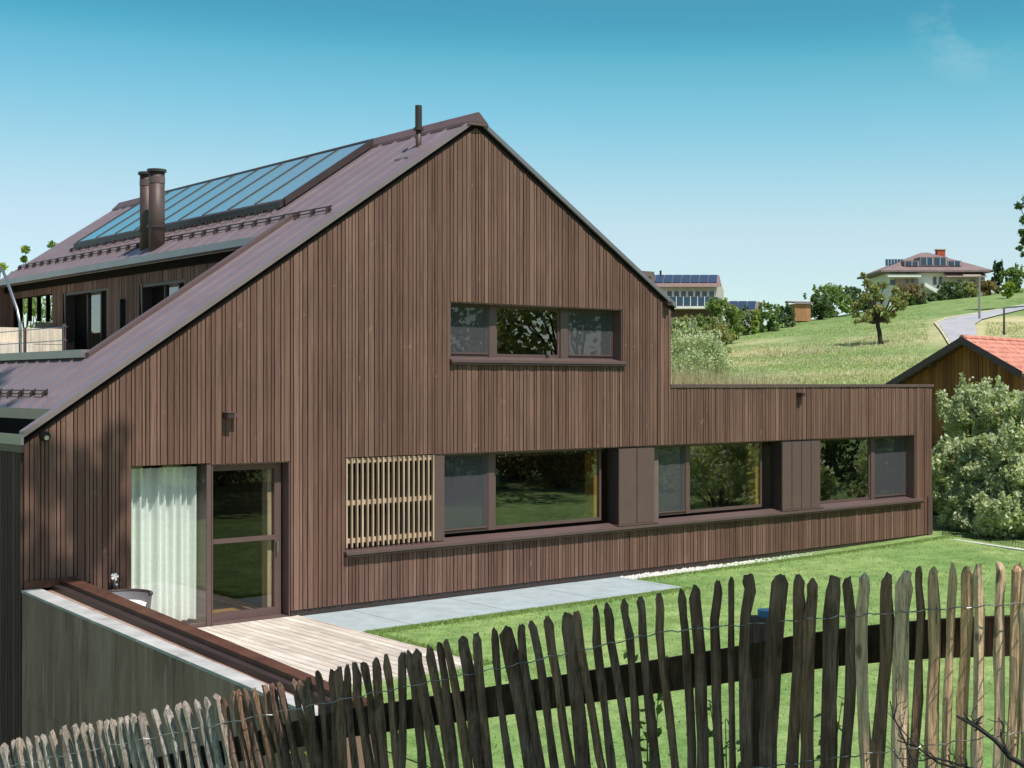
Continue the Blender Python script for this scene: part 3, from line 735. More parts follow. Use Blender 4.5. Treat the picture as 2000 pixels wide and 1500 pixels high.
# grass on the flat roof of the wing
def roofgrass():
    n = 24000; g = np.random.default_rng(5)
    X = 12.35+8.0*g.random(n)**1.25; Y = .35+7*g.random(n)**1.6; Z = np.full(n, 3.28)
    cl = .5+.5*np.sin(X*2.3)*np.sin(Y*1.7+X)
    h = (.20+.50*g.random(n)**2.4+.28*cl*g.random(n))*np.where(X < 14.2, 1.15, .9)*np.clip((20.4-X)/5, .25, 1)
    a = g.random(n)*6.283; w = .004+.005*g.random(n); lx = g.normal(size=n)*.12; ly = g.normal(size=n)*.12
    V = np.stack([np.stack([X-np.cos(a)*w, Y-np.sin(a)*w, Z], 1), np.stack([X+np.cos(a)*w, Y+np.sin(a)*w, Z], 1), np.stack([X+lx, Y+ly, Z+h], 1)], 1).reshape(-1, 3)
    tag(fastmesh('roof_grass', V, n, 3, g.random(n), 'straw'), 'dry pale grass growing on the flat roof of the wing', 'grass', kind='stuff')
roofgrass()

# ------------------------------------------------------------ stake fence in the foreground
def fpt(px, py, off=0.):
    a = (px-1000)/f; s = (1.9-5.3*a)/(2.93+2.3*a); x, y = 1.9-2.93*s, 5.3+2.3*s
    k = 1+off/y
    return cam2w(x*k, y*k, H+(750-py)/f*y*k), y
fence = empty('stake_fence', (0, 0, 0), 0, 'rustic fence of split wooden stakes wired to a dark rail', 'fence')
P = []
for z, t in [(-60, 1310), (-20, 1300), (20, 1290), (70, 1275), (105, 1260), (150, 1255), (205, 1250), (240, 1240), (285, 1220), (355, 1195), (415, 1185), (465, 1180), (500, 1185), (550, 1165), (590, 1160), (625, 1155), (665, 1150), (705, 1140), (740, 1125), (785, 1115), (860, 1100), (930, 1080), (995, 1070), (1035, 1060), (1095, 1045), (1150, 1035), (1205, 1015), (1245, 1040), (1300, 1000), (1330, 995), (1365, 990), (1420, 985), (1475, 960), (1515, 955), (1555, 950), (1640, 935), (1672, 942)]:
    P.append((z*.35, 1000+t*.35, .22, 13 if z not in (355, 785, 1205) else 18))
for z, t, bx in [(10, 920, 35), (60, 890, 110), (140, 880, 160), (170, 865, 205), (220, 855, 265), (265, 845, 350), (315, 830, 395), (385, 815, 430), (440, 795, 500), (530, 780, 520), (570, 775, 650), (605, 765, 720), (675, 745, 790), (735, 730, 830), (775, 715, 900), (865, 700, 985), (945, 680, 1020), (1045, 650, 1130), (1110, 640, 1245), (1190, 625, 1300), (1250, 610, 1390), (1340, 585, 1475), (1455, 560, 1535), (1495, 555, 1650), (1610, 520, 1690), (1675, 510, 1800), (1770, 490, 1850), (1860, 475, 1950), (1965, 455, 2055)]:
    wd = {1110: 23, 1455: 24, 865: 19, 170: 18, 605: 18}.get(z, 14)
    P.append((600+z/2.857, 1000+t/2.857, (bx-z)/(1429-t), wd))
for z, t, bx, wd in [(90, 435, 140, 40), (160, 410, 210, 50), (290, 385, 300, 45), (365, 365, 380, 30), (475, 350, 450, 58), (640, 350, 575, 80), (745, 350, 700, 60), (825, 375, 795, 58), (935, 365, 905, 72), (1015, 360, 1005, 50), (1110, 345, 1105, 58), (1235, 345, 1180, 60), (1335, 330, 1310, 72), (1410, 310, 1390, 42), (1490, 300, 1495, 58), (1605, 290, 1570, 42), (1680, 305, 1660, 55), (1740, 290, 1745, 52), (1870, 280, 1840, 46), (1965, 285, 1915, 50), (2010, 300, 1990, 40), (2070, 310, 2060, 50), (2130, 290, 2120, 50)]:
    P.append((1300+z/2.857, 1000+t/2.857, (bx-z)/(1429-t), wd/2.857))
fn3 = cam2w(FN[0], FN[1], 0)-cam2w(0, 0, 0); fd3 = cam2w(FD[0], FD[1], 0)-cam2w(0, 0, 0)
pr = random.Random(3)
for i, (px, py, lean, wpx) in enumerate(P):
    top, d = fpt(px, py); L = 1.42; dpx = L*f/d
    bot, _ = fpt(px+lean*dpx, py+dpx)
    w = wpx/f*d/2*1.3
    n = 9; pts = []; rad = []
    ph = pr.random()*6; am = .006+.012*pr.random()
    for k in range(n):
        u = k/(n-1)
        p = bot.lerp(top, u)+fd3*(am*math.sin(u*5+ph))+fn3*(pr.random()-.5)*.01
        pts.append(p); rad.append(w*(1.12-.15*u+.10*(pr.random()-.5)))
    pc = pr.random()
    tl = .03+.055*pc
    pts = [q for q in pts if (q-top).length > tl*1.2]; rad = rad[:len(pts)]
    off = fd3*w*(pr.random()-.5)*.7
    pts += [bot.lerp(top, 1-tl/L)+fd3*0, bot.lerp(top, 1-tl*.35/L)+off*.6, top+off]; rad += [w*.97, w*(.70+.2*pc), w*(.22+.4*pr.random()**1.5)]
    m = MB(); m.tube(pts, rad, pr.choice([5, 6, 7]), .72+.3*pr.random(), pr.random(), True, pr.random()*6)
    vs = m.v  # hewn faces: jitter the ring points a little
    m.v = [(x+(pr.random()-.5)*w*.42, y+(pr.random()-.5)*w*.42, z+(pr.random()-.5)*.016) for x, y, z in vs]
    mat = 'picket_grey_lit' if px < 420+90*pr.random() else ('picket_tan_lit' if px > 1640+160*pr.random() else 'picket_brown_shaded')  # stakes at both ends coloured as sunlit, those in the middle as shaded
    m.build('picket', mat, fence)
def rail_y(px): return float(np.interp(px, [-60, 0, 300, 640, 900, 1300, 1450, 1600, 1800, 2000, 2100], [1580, 1568, 1505, 1418, 1380, 1318, 1295, 1268, 1248, 1240, 1236]))
m = MB(); pts = []
for px in range(-60, 2110, 90): p, d = fpt(px, rail_y(px), .09); pts.append(p)
zz = Vector((0, 0, .078))
for p, q in zip(pts[:-1], pts[1:]): o_ = fn3*.025; m.hexa([p-o_-zz, q-o_-zz, q+o_-zz, p+o_-zz, p-o_+zz, q-o_+zz, q+o_+zz, p+o_+zz], .3)
m.build('rail', 'rail_wood', fence)
for px in (1478, 640):
    p, d = fpt(px, 1205 if px > 1000 else 1375, .19); po = MB().tube([p-Vector((0, 0, 1.5)), p], .055, 12, 1., .2).build('post', 'picket_brown_shaded', fence, True)
    if px > 1000: MB().tube([p+Vector((.05, -.02, -.01)), p+Vector((.05, -.02, .03))], .045, 14).build('post_cap', 'blue_plastic', po)
def wire(fy, ys):
    m = MB(); pts = []
    for px in range(int(fy[0]), int(fy[1]), 12):
        p, d = fpt(px, ys(px)+1.8*math.sin(px*.11)+1.2*math.sin(px*.31), -.045+.035*math.sin(px*.13)); pts.append(p)
    m.tube(pts, .0028, 5, 1., .5, False); m.build('binding_wire', 'wire', fence)
topy = lambda px: float(np.interp(px, [0, 300, 640, 1000, 1290, 1450, 1700, 2000], [1500, 1440, 1372, 1300, 1235, 1220, 1200, 1178]))
wire((-20, 2040), topy)
wire((1250, 2040), lambda px: float(np.interp(px, [1250, 1440, 1640, 2040], [1540, 1505, 1480, 1425])))
# weeds, twigs along the fence
def weed(px, py, hgt, n, seed, label, mat='leaf_mid', off=.35):
    p, d = fpt(px, py, off); g = random.Random(seed); base = p-Vector((0, 0, hgt))
    w = empty('weed', base, 0, label, 'plant', 'weeds growing along the stake fence')
    m = MB(); cl = []
    for k in range(n):
        a = g.random()*6.28; sp = .04+.12*g.random(); h = hgt*(.55+.45*g.random())
        tip = Vector((math.cos(a)*sp, math.sin(a)*sp, h)); m.tube([(0, 0, 0), tip*.5+Vector((.02*g.random(), 0, 0)), tip], [.005, .004, .002], 5)
        for q in range(5):
            u = .25+.75*q/4; cl.append((*(tip*u), .05, .05, .04, 4))
    m.build('stem', 'leaf_mid', w); leaves('foliage', w, mat, cl, .026, seed)
weed(1265, 1280, 1.0, 6, 1, 'leafy green weed behind the stakes right of the fence middle')
weed(1420, 1330, .8, 5, 2, 'bushy weed behind the fence just left of the post with the blue cap')
weed(1600, 1360, .7, 4, 5, 'sparse weed between the stakes right of the post with the blue cap')
weed(610, 1400, .5, 5, 6, 'small yellow green weed behind the greyish stakes below the deck', 'leaf_lime')
def twigs():
    b = empty('dead_branch', cam2w(1.75, 4.6, 1.9), 0, 'dark bare branch sprawling in front of the fence at the lower right', 'branch')
    m = MB(); g = random.Random(9)
    def br(p0, p1, r, dep):
        pts = [p0]; 
        for k in range(1, 5): pts.append(p0.lerp(p1, k/4)+Vector([(g.random()-.5)*.03 for _ in range(3)]))
        m.tube([q-b.location for q in pts], [r*(1-.15*k) for k in range(5)], 5)
        if dep:
            for k in range(3):
                q = pts[1+k]; dv = (p1-p0)*.42; ax = Vector((g.random()-.5, g.random()-.5, g.random()*.8-.1)).normalized()
                br(q, q+dv*.6+ax*dv.length*.7, r*.5, dep-1)
    for a, c, r in (((2010, 1500), (1860, 1395), .011), ((1990, 1530), (1800, 1470), .008), ((1900, 1530), (1760, 1440), .006), ((1800, 1540), (1740, 1365), .005)):
        br(C(a[0], a[1], 4.55), C(c[0], c[1], 4.75), r, 2)
    m.build('twig', 'twig', b)
twigs()

# ------------------------------------------------------------ trees and shrubs
def limb(m, p0, p1, r0, r1, g, n=6, wob=.06):
    L = (Vector(p1)-Vector(p0)).length; pts = []; rad = []
    for k in range(n):
        u = k/(n-1); q = Vector(p0).lerp(Vector(p1), u)
        if 0 < k < n-1: q += Vector(((g.random()-.5), (g.random()-.5), (g.random()-.5)))*L*wob
        pts.append(q); rad.append(r0+(r1-r0)*u)
    m.tube(pts, rad, 8); return pts
def tree(name, loc, label, cat, h, rx, ry, trunk_h, nc, n, cr, ls, mat, seed, group=None, tr=.12, taper=0., z0=None):
    g = random.Random(seed); t = empty(name, loc, 0, label, cat, group)
    z0 = trunk_h*.85 if z0 is None else z0
    cl = clumpset(rx, ry, z0, h-cr*.6, nc, n, cr, seed, taper)
    m = MB(); tp = Vector((g.uniform(-.1, .1)*rx, g.uniform(-.1, .1)*rx, trunk_h)); limb(m, (0, 0, -.3), tp, tr, tr*.7, g, 6, .04)
    for c in cl[:min(nc, 14)]: limb(m, tp, c[:3], tr*.45, tr*.08, g, 5, .08)
    m.build('trunk', 'bark', t, True); leaves('crown', t, mat, cl, ls, seed); return t
# pale bushes right of the wing
def bush(px, pyb, d, wpx, toppy, label, mat, n, ls, seed, cat='bush', group='bushes right of the wing', nc=46, name='bush', trunk=True, zb=None):
    p = C(px, pyb, d); z = height(p.x, p.y) if zb is None else zb; top = C(px, toppy, d).z; h = top-z; r = wpx/f*d/2
    t = empty(name, (p.x, p.y, z), 0, label, cat, group)
    cl = clumpset(r*.92, r*.92, h*.08, h*.92, nc, n*.8, min(r, h)*.30, seed, .2)
    gg = random.Random(seed+5)
    for k in range(nc):                                              # upright shoots that break the outline
        a_ = gg.random()*6.283; q_r = gg.random()**.5*r*.95; hh = h*(.35+.62*gg.random()); cl.append((math.cos(a_)*q_r, math.sin(a_)*q_r, hh, r*.10, r*.10, h*.13, n*.2/nc))
    if trunk:
        m = MB(); g = random.Random(seed)
        for c in cl[:12]: limb(m, (c[0]*.12, c[1]*.12, -.1), c[:3], .03*h/2.5, .006*h/2.5, g, 5, .07)
        m.build('stems', 'bark', t)
    leaves('crown', t, mat, cl, ls, seed); return t
bush(1868, 1060, 33.5, 130, 862, 'pale leafy bush touching the end of the low wing', 'leaf_pale', 22000, .06, 21)
bush(1930, 1065, 32.0, 150, 850, 'broad pale bush standing behind the net fence, second from the wing', 'leaf_pale', 24000, .06, 22)
bush(2015, 1075, 31.0, 170, 830, 'pale bush cut by the right picture edge behind the net fence', 'leaf_pale', 22000, .06, 23)
bush(1905, 1040, 37.0, 150, 745, 'tall airy pale shrub in front of the barn wall', 'leaf_pale', 14000, .065, 24, nc=40)
bush(1985, 1040, 35.5, 170, 755, 'tall grey green shrub below the red tiled roof', 'leaf_pale', 18000, .065, 25)
bush(1835, 1045, 35.0, 80, 900, 'dark green shrub in the gap beside the wing corner', 'leaf_pale', 9000, .06, 26)
bush(1890, 1064, 32.2, 130, 965, 'low spreading pale bush in front of the bush touching the wing', 'leaf_pale', 12000, .055, 27)
bush(1975, 1070, 30.6, 150, 960, 'low spreading pale bush at the foot of the bushes near the right edge', 'leaf_pale', 13000, .055, 28)
# apple tree on the hill
q = ground_at(1722, 673)
def apple():
    g = random.Random(4); d = (w2cam(q.x, q.y)[1]); s = d/f
    t = empty('apple_tree', q, ROTC, 'small round fruit tree standing alone on the hillside meadow', 'tree')
    m = MB(); tp = Vector((-8*s, 0, 42*s)); limb(m, (0, 0, -.2), tp, 5*s, 4*s, g, 6, .03)
    cl = []
    for (x, z, r, n) in [(-34, 50, 12, 190), (-48, 58, 9, 120), (-44, 76, 12, 200), (-20, 62, 13, 220), (-30, 92, 12, 190), (-6, 70, 11, 160), (8, 58, 11, 170), (26, 60, 11, 170), (36, 74, 12, 190), (50, 80, 9, 120), (44, 94, 10, 140), (20, 84, 13, 220), (24, 104, 11, 160), (2, 92, 12, 180), (-12, 108, 12, 190), (-24, 122, 9, 110), (-34, 136, 6, 50), (8, 116, 10, 130), (-50, 44, 6, 60), (14, 46, 7, 70)]:
        y = g.uniform(-22, 22); cl.append((x*s, y*s, z*s, r*s, r*s, r*.85*s, n)); limb(m, tp, (x*s, y*s, z*s), 2.4*s, .5*s, g, 5, .08)
    m.build('trunk', 'bark', t, True); leaves('crown', t, 'leaf_olive', cl, .15, 41)
apple()
# shrubs and hedges along the crest
def far_bush(px, pyb, wpx, toppy, label, mat, seed, n=1500, d=None, name='shrub', group='shrubs along the crest of the hill', cat='shrub', ls=.16, nc=20):
    if d is None: q = ground_at(px, pyb); d = w2cam(q.x, q.y)[1]
    p = C(px, pyb, d); return bush(px, pyb, d, wpx*(1.2 if px < 1690 else 1.), toppy-(5 if px < 1690 else -7), label, mat, n*1.8, ls*d/130, seed, cat, group, nc, name, True, p.z-.4)
far_bush(1408, 665, 66, 590, 'tall spreading green tree before the house with the glass balcony', 'leaf_mid', 51, 2600, 118, 'shrub')
far_bush(1400, 690, 62, 630, 'paler shrub at the foot of the tree before the balcony house', 'leaf_olive', 52, 1500, 112)
far_bush(1340, 690, 60, 630, 'greyish shrub beside the gable edge below the balcony house', 'leaf_pale', 53, 1500, 112)
far_bush(1362, 765, 130, 655, 'wide pale feathery bush close behind the flat roof', 'leaf_pale', 54, 12000, 62, ls=.11, nc=50)
far_bush(1330, 770, 80, 690, 'straw coloured bush against the right edge of the gable', 'leaf_pale', 55, 4200, 58, ls=.10, nc=20)
far_bush(1454, 648, 26, 602, 'narrow upright hedge tree left of the lime green shrub', 'leaf_dark', 56, 800, 136)
far_bush(1474, 648, 16, 610, 'lime green narrow shrub between two dark shrubs', 'leaf_lime', 57, 500, 136)
far_bush(1500, 650, 46, 598, 'round green shrub in front of the small solar roof', 'leaf_mid', 58, 1200, 138)
far_bush(1534, 648, 40, 598, 'dark round shrub left of the wooden shed', 'leaf_dark', 59, 1000, 143)
far_bush(1625, 612, 75, 562, 'bright green tree right of the wooden shed', 'leaf_mid', 60, 1800, 165)
far_bush(1600, 618, 50, 580, 'dark low hedge tree just right of the wooden shed', 'leaf_dark', 61, 1100, 160)
far_bush(1665, 605, 60, 568, 'dark shrub behind the fruit tree', 'leaf_dark', 62, 1200, 168)
far_bush(1705, 590, 40, 545, 'loose bush at the left corner of the white house', 'leaf_mid', 63, 900, 174)
far_bush(1778, 590, 60, 548, 'reddish green shrub before the pink wall of the white house', 'leaf_red', 64, 1100, 176)
far_bush(1790, 597, 60, 572, 'low dark hedge below the reddish shrub', 'leaf_dark', 65, 800, 176)
far_bush(1855, 582, 50, 545, 'dark rounded shrub under the white house windows', 'leaf_dark', 66, 1000, 180)
far_bush(1888, 578, 50, 545, 'olive shrub under the awning of the white house', 'leaf_olive', 67, 1000, 181)
far_bush(1925, 575, 50, 542, 'russet shrub at the right end of the white house', 'leaf_red', 68, 1000, 183)
far_bush(1830, 588, 40, 566, 'low hedge at the foot of the outside stair', 'leaf_dark', 69, 700, 180)
far_bush(1949, 570, 24, 503, 'slim dark cypress beside the white house', 'leaf_conifer', 70, 1300, 188, 'cypress', 'trees at the right end of the crest', 'tree', nc=22)
far_bush(1985, 570, 60, 510, 'round dark tree right of the cypress', 'leaf_mid', 71, 1500, 186, 'tree', 'trees at the right end of the crest', 'tree')
far_bush(1968, 575, 26, 545, 'small bright young tree in front of the round dark tree', 'leaf_lime', 72, 500, 170, 'young_tree', 'trees at the right end of the crest', 'tree')
far_bush(1330, 672, 70, 622, 'grey green shrub hiding the ground floor of the balcony house', 'leaf_olive', 73, 1500, 120)
far_bush(1372, 660, 44, 622, 'mid green shrub left of the tall spreading tree', 'leaf_mid', 74, 1200, 122)
far_bush(1432, 655, 40, 612, 'green shrub between the tall spreading tree and the hedge tree', 'leaf_mid', 75, 1000, 126)
far_bush(1690, 600, 44, 566, 'dark bush left of the villa terrace', 'leaf_dark', 77, 900, 172)
# tall tree entering at the right edge, and trees seen left of the roof
pt = C(2035, 600, 150); tall = empty('deciduous_tree', (pt.x, pt.y, pt.z-2), ROTC, 'tall loose tree reaching in from the right edge above the hill', 'tree')
s = 150/f; m = MB(); g = random.Random(8); limb(m, (0, 0, 0), (0, 0, 150*s), 8*s, 4*s, g, 6, .03); cl = []
for (x, z, r, n) in [(-42, 180, 9, 120), (-36, 205, 12, 200), (-28, 165, 12, 180), (-40, 235, 9, 110), (-22, 245, 15, 240), (-20, 195, 18, 300), (-44, 150, 7, 70), (-18, 130, 16, 220), (0, 220, 25, 400), (5, 170, 25, 400), (0, 120, 22, 300), (-38, 138, 6, 50)]:
    y = g.uniform(-15, 15); cl.append((x*s, y*s, z*s, r*s, r*s, r*s, n)); limb(m, (0, 0, 110*s), (x*s, y*s, z*s), 2.5*s, .5*s, g, 5, .08)
m.build('trunk', 'bark', tall, True); leaves('crown', tall, 'leaf_dark', cl, .2, 81)
for (px, top, w, d, mat, lab, sd) in [(48, 478, 56, 60, 'leaf_lime', 'sunlit bright green treetop left of the solar roof', 91), (105, 458, 50, 75, 'leaf_mid', 'darker treetop just showing above the far roof edge', 92), (70, 560, 150, 52, 'leaf_mid', 'leafy tree seen through the opening at the end of the roof terrace', 93), (-10, 500, 60, 56, 'leaf_lime', 'sunlit tree at the left edge behind the roof terrace', 94)]:
    p = C(px, 750, d); tree('garden_tree', (p.x, p.y, -1.), lab, 'tree', C(px, top, d).z+1, w/f*d/2, w/f*d/2, 4.0, 24, 2600, w/f*d*.2, .09, mat, sd, 'trees behind the roof terrace')

# ------------------------------------------------------------ far buildings
def far_origin(px, py, d): p = C(px, py, d); return p
def FX(d, px0): return lambda px: (px-px0)*d/f
# house with glass balcony
d = 150.; s = d/f; o = C(1330, 640, d)
fh = empty('balcony_house', (o.x, o.y, o.z), ROTC, 'pale two storey house with blue glass balcony and solar roof on the hill', 'house')
def L(px, py): return (px-1330)*s, (640-py)*s
xa, xb = L(1215, 0)[0], L(1395, 0)[0]; zt = L(0, 556)[1]; zb = -3
W = L(1427, 0)[0]
m = MB(); m.box(xa, xb, 0, 6, zb, zt); m.build('wall', 'far_wall', fh)
# gable end turned to the right
ax, az = L(1413, 534); ex, ez = L(1425, 562)
m = MB(); m.add([(xb, 0, zb), (xb+1.9, 5.5, zb), (xb+1.9, 5.5, ez), (xb+1.1, 3, az-.3), (xb, 0, zt)], [(0, 1, 2, 3, 4)]); m.build('gable_wall', 'far_wall', fh)
m = MB()
m.hexa([(xa-1, -.9, zt-.25), (xb+.6, -.9, zt-.25), (ax, 3, az-.2), (xa-1, 3, az-.2), (xa-1, -.9, zt), (xb+.6, -.9, zt), (ax, 3, az+.05), (xa-1, 3, az+.05)])
m.hexa([(xa-1, 3, az-.2), (ax, 3, az-.2), (ex, 6, ez-.2), (xa-1, 6, ez-.2), (xa-1, 3, az+.05), (ax, 3, az+.05), (ex, 6, ez+.05), (xa-1, 6, ez+.05)]); m.build('roof', 'far_roof', fh)
m = MB(); m.box(xa-1, xb+.5, -1.0, -.9, zt-.3, zt+.05); m.build('fascia', 'rose_awning', fh)
for i in range(8):
    x0 = L(1260+i*17.5, 0)[0]; x1 = x0+16*s; sl_ = (az-zt)/3.9
    y0, y1 = -.5, 2.8; m = MB(); sh_ = .55
    m.hexa([(x0, y0, zt+.08+sl_*(y0+.9)), (x1, y0, zt+.08+sl_*(y0+.9)), (x1+sh_, y1, zt+.08+sl_*(y1+.9)), (x0+sh_, y1, zt+.08+sl_*(y1+.9)), (x0, y0, zt+.14+sl_*(y0+.9)), (x1, y0, zt+.14+sl_*(y0+.9)), (x1+sh_, y1, zt+.14+sl_*(y1+.9)), (x0+sh_, y1, zt+.14+sl_*(y1+.9))]); m.build('solar_panel', 'far_solar', fh)
for i in range(7):
    x0 = L(1303+i*13.7, 0)[0]; x1 = x0+9*s; w = MB().box(x0, x1, -.04, .02, L(0, 578)[1], L(0, 569)[1]).build('window', 'far_dark', fh); MB().box(x0-.1, x0-.02, -.08, 0, L(0, 580)[1], L(0, 568)[1]).box(x1+.02, x1+.1, -.08, 0, L(0, 580)[1], L(0, 568)[1]).build('frame', 'far_white', w)
MB().box(xa, xb, -.03, .01, L(0, 589)[1], L(0, 579.5)[1]).build('window', 'far_dark', fh)
bc = MB().box(xa, xb+.2, -1.6, -.01, L(0, 604)[1], L(0, 600)[1]).build('balcony', 'far_white', fh)
for i in range(8): x0 = L(1290+i*13.7, 0)[0]; MB().box(x0+.05, x0+12.5*s, -1.6, -1.55, L(0, 599)[1], L(0, 582)[1]).build('glass_panel', 'far_solar', bc); MB().box(x0-.03, x0+.04, -1.62, -1.56, L(0, 600)[1], L(0, 581)[1]).build('baluster', 'far_white', bc)
MB().box(xa, xb, -.03, .01, L(0, 620)[1], L(0, 605)[1]).build('lower_opening', 'far_brown', fh)
MB().tube([(*L(1296, 0)[:1], 3, az), (L(1296, 0)[0], 3, az+10*s)], .12, 8).build('chimney_pipe', 'trim_dark', fh)
# small solar roof building
d = 148.; s = d/f; o = C(1470, 640, d); gh = empty('garage', (o.x, o.y, o.z), ROTC, 'low outbuilding with a solar panelled roof behind the shrubs', 'outbuilding')
def L(px, py): return (px-1470)*s, (640-py)*s
a0, b0 = L(1430, 606); a1, b1 = L(1480, 606); r0, t0 = L(1440, 586); r1, t1 = L(1500, 586)
MB().box(a0, a1-.3, .3, 4, -3, b0).build('wall', 'far_wall', gh)
m = MB(); m.hexa([(a0, 0, b0-.1), (a1, 0, b0-.1), (r1-.4, 2.6, t0-.1), (r0-.6, 2.6, t0-.1), (a0, 0, b0), (a1, 0, b0), (r1-.4, 2.6, t0), (r0-.6, 2.6, t0)]); m.hexa([(r0-.6, 2.6, t0-.1), (r1-.4, 2.6, t0-.1), (L(1506, 0)[0], 5, b0+.1), (a0, 5, b0+.1), (r0-.6, 2.6, t0), (r1-.4, 2.6, t0), (L(1506, 0)[0], 5, b0+.2), (a0, 5, b0+.2)]); m.build('roof', 'far_roof', gh)
m = MB(); m.add([(a1-.3, .3, -3), (a1+1.2, 4.6, -3), (L(1505, 0)[0], 4.9, b0), (r1-.5, 2.6, t0-.15), (a1-.3, .3, b0-.1)], [(0, 1, 2, 3, 4)]); m.build('gable_wall', 'far_brown', gh)
for i in range(3):
    u0, u1 = .04+i*.29, .30+i*.29
    def q_(u, v, dz): 
        x = (a0+(a1-a0)*u)*(1-v)+(r0-.6+(r1-.4-r0+.6)*u)*v; return (x, 2.6*v, b0+(t0-b0)*v+dz)
    m = MB(); m.hexa([q_(u0, .06, .03), q_(u1, .06, .03), q_(u1, .95, .03), q_(u0, .95, .03), q_(u0, .06, .1), q_(u1, .06, .1), q_(u1, .95, .1), q_(u0, .95, .1)]); m.build('solar_panel', 'far_solar', gh)
# wooden shed
d = 155.; s = d/f; o = C(1568, 622, d); sd = empty('wooden_shed', (o.x, o.y, o.z-.3), ROTC+R(12), 'small orange brown wooden shed on the crest between shrubs', 'shed')
m = MB()
for i in range(14): m.box(-.98+i*.14, -.98+i*.14+.13, -.02, .05, 0, 2.0)
m.box(-.97, .97, .06, 2., 0, 1.98); m.build('wall', 'shed_wood', sd); MB().hexa([(-1.2, -.3, 2.0), (1.2, -.3, 2.0), (1.2, 2.2, 2.25), (-1.2, 2.2, 2.25), (-1.2, -.3, 2.15), (1.2, -.3, 2.15), (1.2, 2.2, 2.4), (-1.2, 2.2, 2.4)]); m = MB(); m.hexa([(-1.2, -.3, 2.0), (1.2, -.3, 2.0), (1.2, 2.2, 2.25), (-1.2, 2.2, 2.25), (-1.2, -.3, 2.15), (1.2, -.3, 2.15), (1.2, 2.2, 2.4), (-1.2, 2.2, 2.4)]); m.build('roof', 'far_roof', sd)
# white hip roofed house
d = 190.; s = d/f; o = C(1826, 575, d); wh = empty('villa', (o.x, o.y, o.z), ROTC, 'white villa with wide brown hip roof and red brick chimney on the hilltop', 'house')
def L(px, py): return (px-1826)*s, (575-py)*s
xl, xr = L(1716, 0)[0], L(1934, 0)[0]; ze = L(0, 529)[1]; xp, zp = L(1828, 486)
m = MB(); dp = 12.
m.add([(xl, -1.2, ze), (xr, -1.2, ze), (xr, dp, ze), (xl, dp, ze), (xp-.4, dp*.45, zp), (xp+.6, dp*.45, zp), (xl, -1.2, ze-.25), (xr, -1.2, ze-.25), (xr, dp, ze-.25), (xl, dp, ze-.25)], [(0, 1, 5, 4), (1, 2, 5), (2, 3, 4, 5), (3, 0, 4), (0, 6, 7, 1), (1, 7, 8, 2), (2, 8, 9, 3), (3, 9, 6, 0), (9, 8, 7, 6)]); rf2 = m.build('roof', 'far_roof', wh)
MB().box(L(1850, 0)[0], L(1866, 0)[0], 4.4, 5.4, zp-2, L(0, 482)[1]).build('chimney', 'brick_red', rf2); MB().box(L(1848.5, 0)[0], L(1867.5, 0)[0], 4.3, 5.5, L(0, 482)[1]+.01, L(0, 480)[1]).build('chimney_cap', 'far_wall', rf2)
def hipy(z): return -1.2+(z-ze)/(zp-ze)*(dp*.45+1.2)
dm = MB().box(L(1766, 0)[0], L(1877, 0)[0], hipy(L(0, 520)[1])-.25, hipy(L(0, 509)[1])+1, L(0, 521)[1], L(0, 509)[1]).box(L(1796, 0)[0], L(1850, 0)[0], hipy(L(0, 520)[1])-.3, hipy(L(0, 503)[1])+1, L(0, 520)[1], L(0, 502)[1]).build('dormer', 'far_roof', wh)
for x0, x1, za, zb_ in [(1770, 1780, 519, 511), (1782, 1792, 519, 511), (1799, 1809, 518, 504), (1810.5, 1820.5, 518, 504), (1825, 1835, 518, 504), (1836.5, 1846.5, 518, 504), (1854, 1863, 518.5, 511), (1865, 1874, 518.5, 511)]:
    yy = hipy(L(0, 520)[1])-.33; w = MB().box(L(x0, 0)[0], L(x1, 0)[0], yy, yy+.05, L(0, za)[1], L(0, zb_)[1]).build('window', 'far_solar', dm); MB().box(L(x1+.2, 0)[0], L(x1+1., 0)[0], yy-.04, yy+.02, L(0, za)[1], L(0, zb_)[1]).build('frame', 'far_white', w)
tg = MB()
for i in range(6): tg.box(L(1739+i*6, 0)[0], L(1739+i*6+5, 0)[0], 2.5, 2.55, L(0, 516)[1], L(0, 503)[1])
tg.build('glass_railing', 'far_solar', wh)
MB().box(xl+1.6, xr-.6, .4, dp-1, -2., ze-.26).build('wall', 'far_white', wh)
MB().box(L(1730, 0)[0], L(1795, 0)[0], -1., .38, L(0, 542)[1], L(0, 537)[1]).build('balcony', 'far_white', wh)
MB().box(L(1748, 0)[0], L(1795, 0)[0], .3, .395, L(0, 566)[1], L(0, 544)[1]).build('pink_wall', 'rose_awning', wh)
MB().hexa([(L(1842, 0)[0], -1.6, L(0, 541)[1]), (L(1926, 0)[0], -1.6, L(0, 541)[1]), (L(1926, 0)[0], .3, L(0, 532)[1]), (L(1842, 0)[0], .3, L(0, 532)[1])]*2) if False else None
m = MB(); A, B = L(1843, 542), L(1922, 531.5); m.hexa([(A[0], -1.1, A[1]), (B[0], -1.1, A[1]), (B[0], .36, B[1]-.1), (A[0], .36, B[1]-.1), (A[0], -1.1, A[1]+.1), (B[0], -1.1, A[1]+.1), (B[0], .36, B[1]), (A[0], .36, B[1])]); m.build('awning', 'rose_awning', wh)
MB().box(L(1843, 0)[0], L(1922, 0)[0], .3, .395, L(0, 560)[1], L(0, 543)[1]).build('shaded_front', 'far_wall', wh)
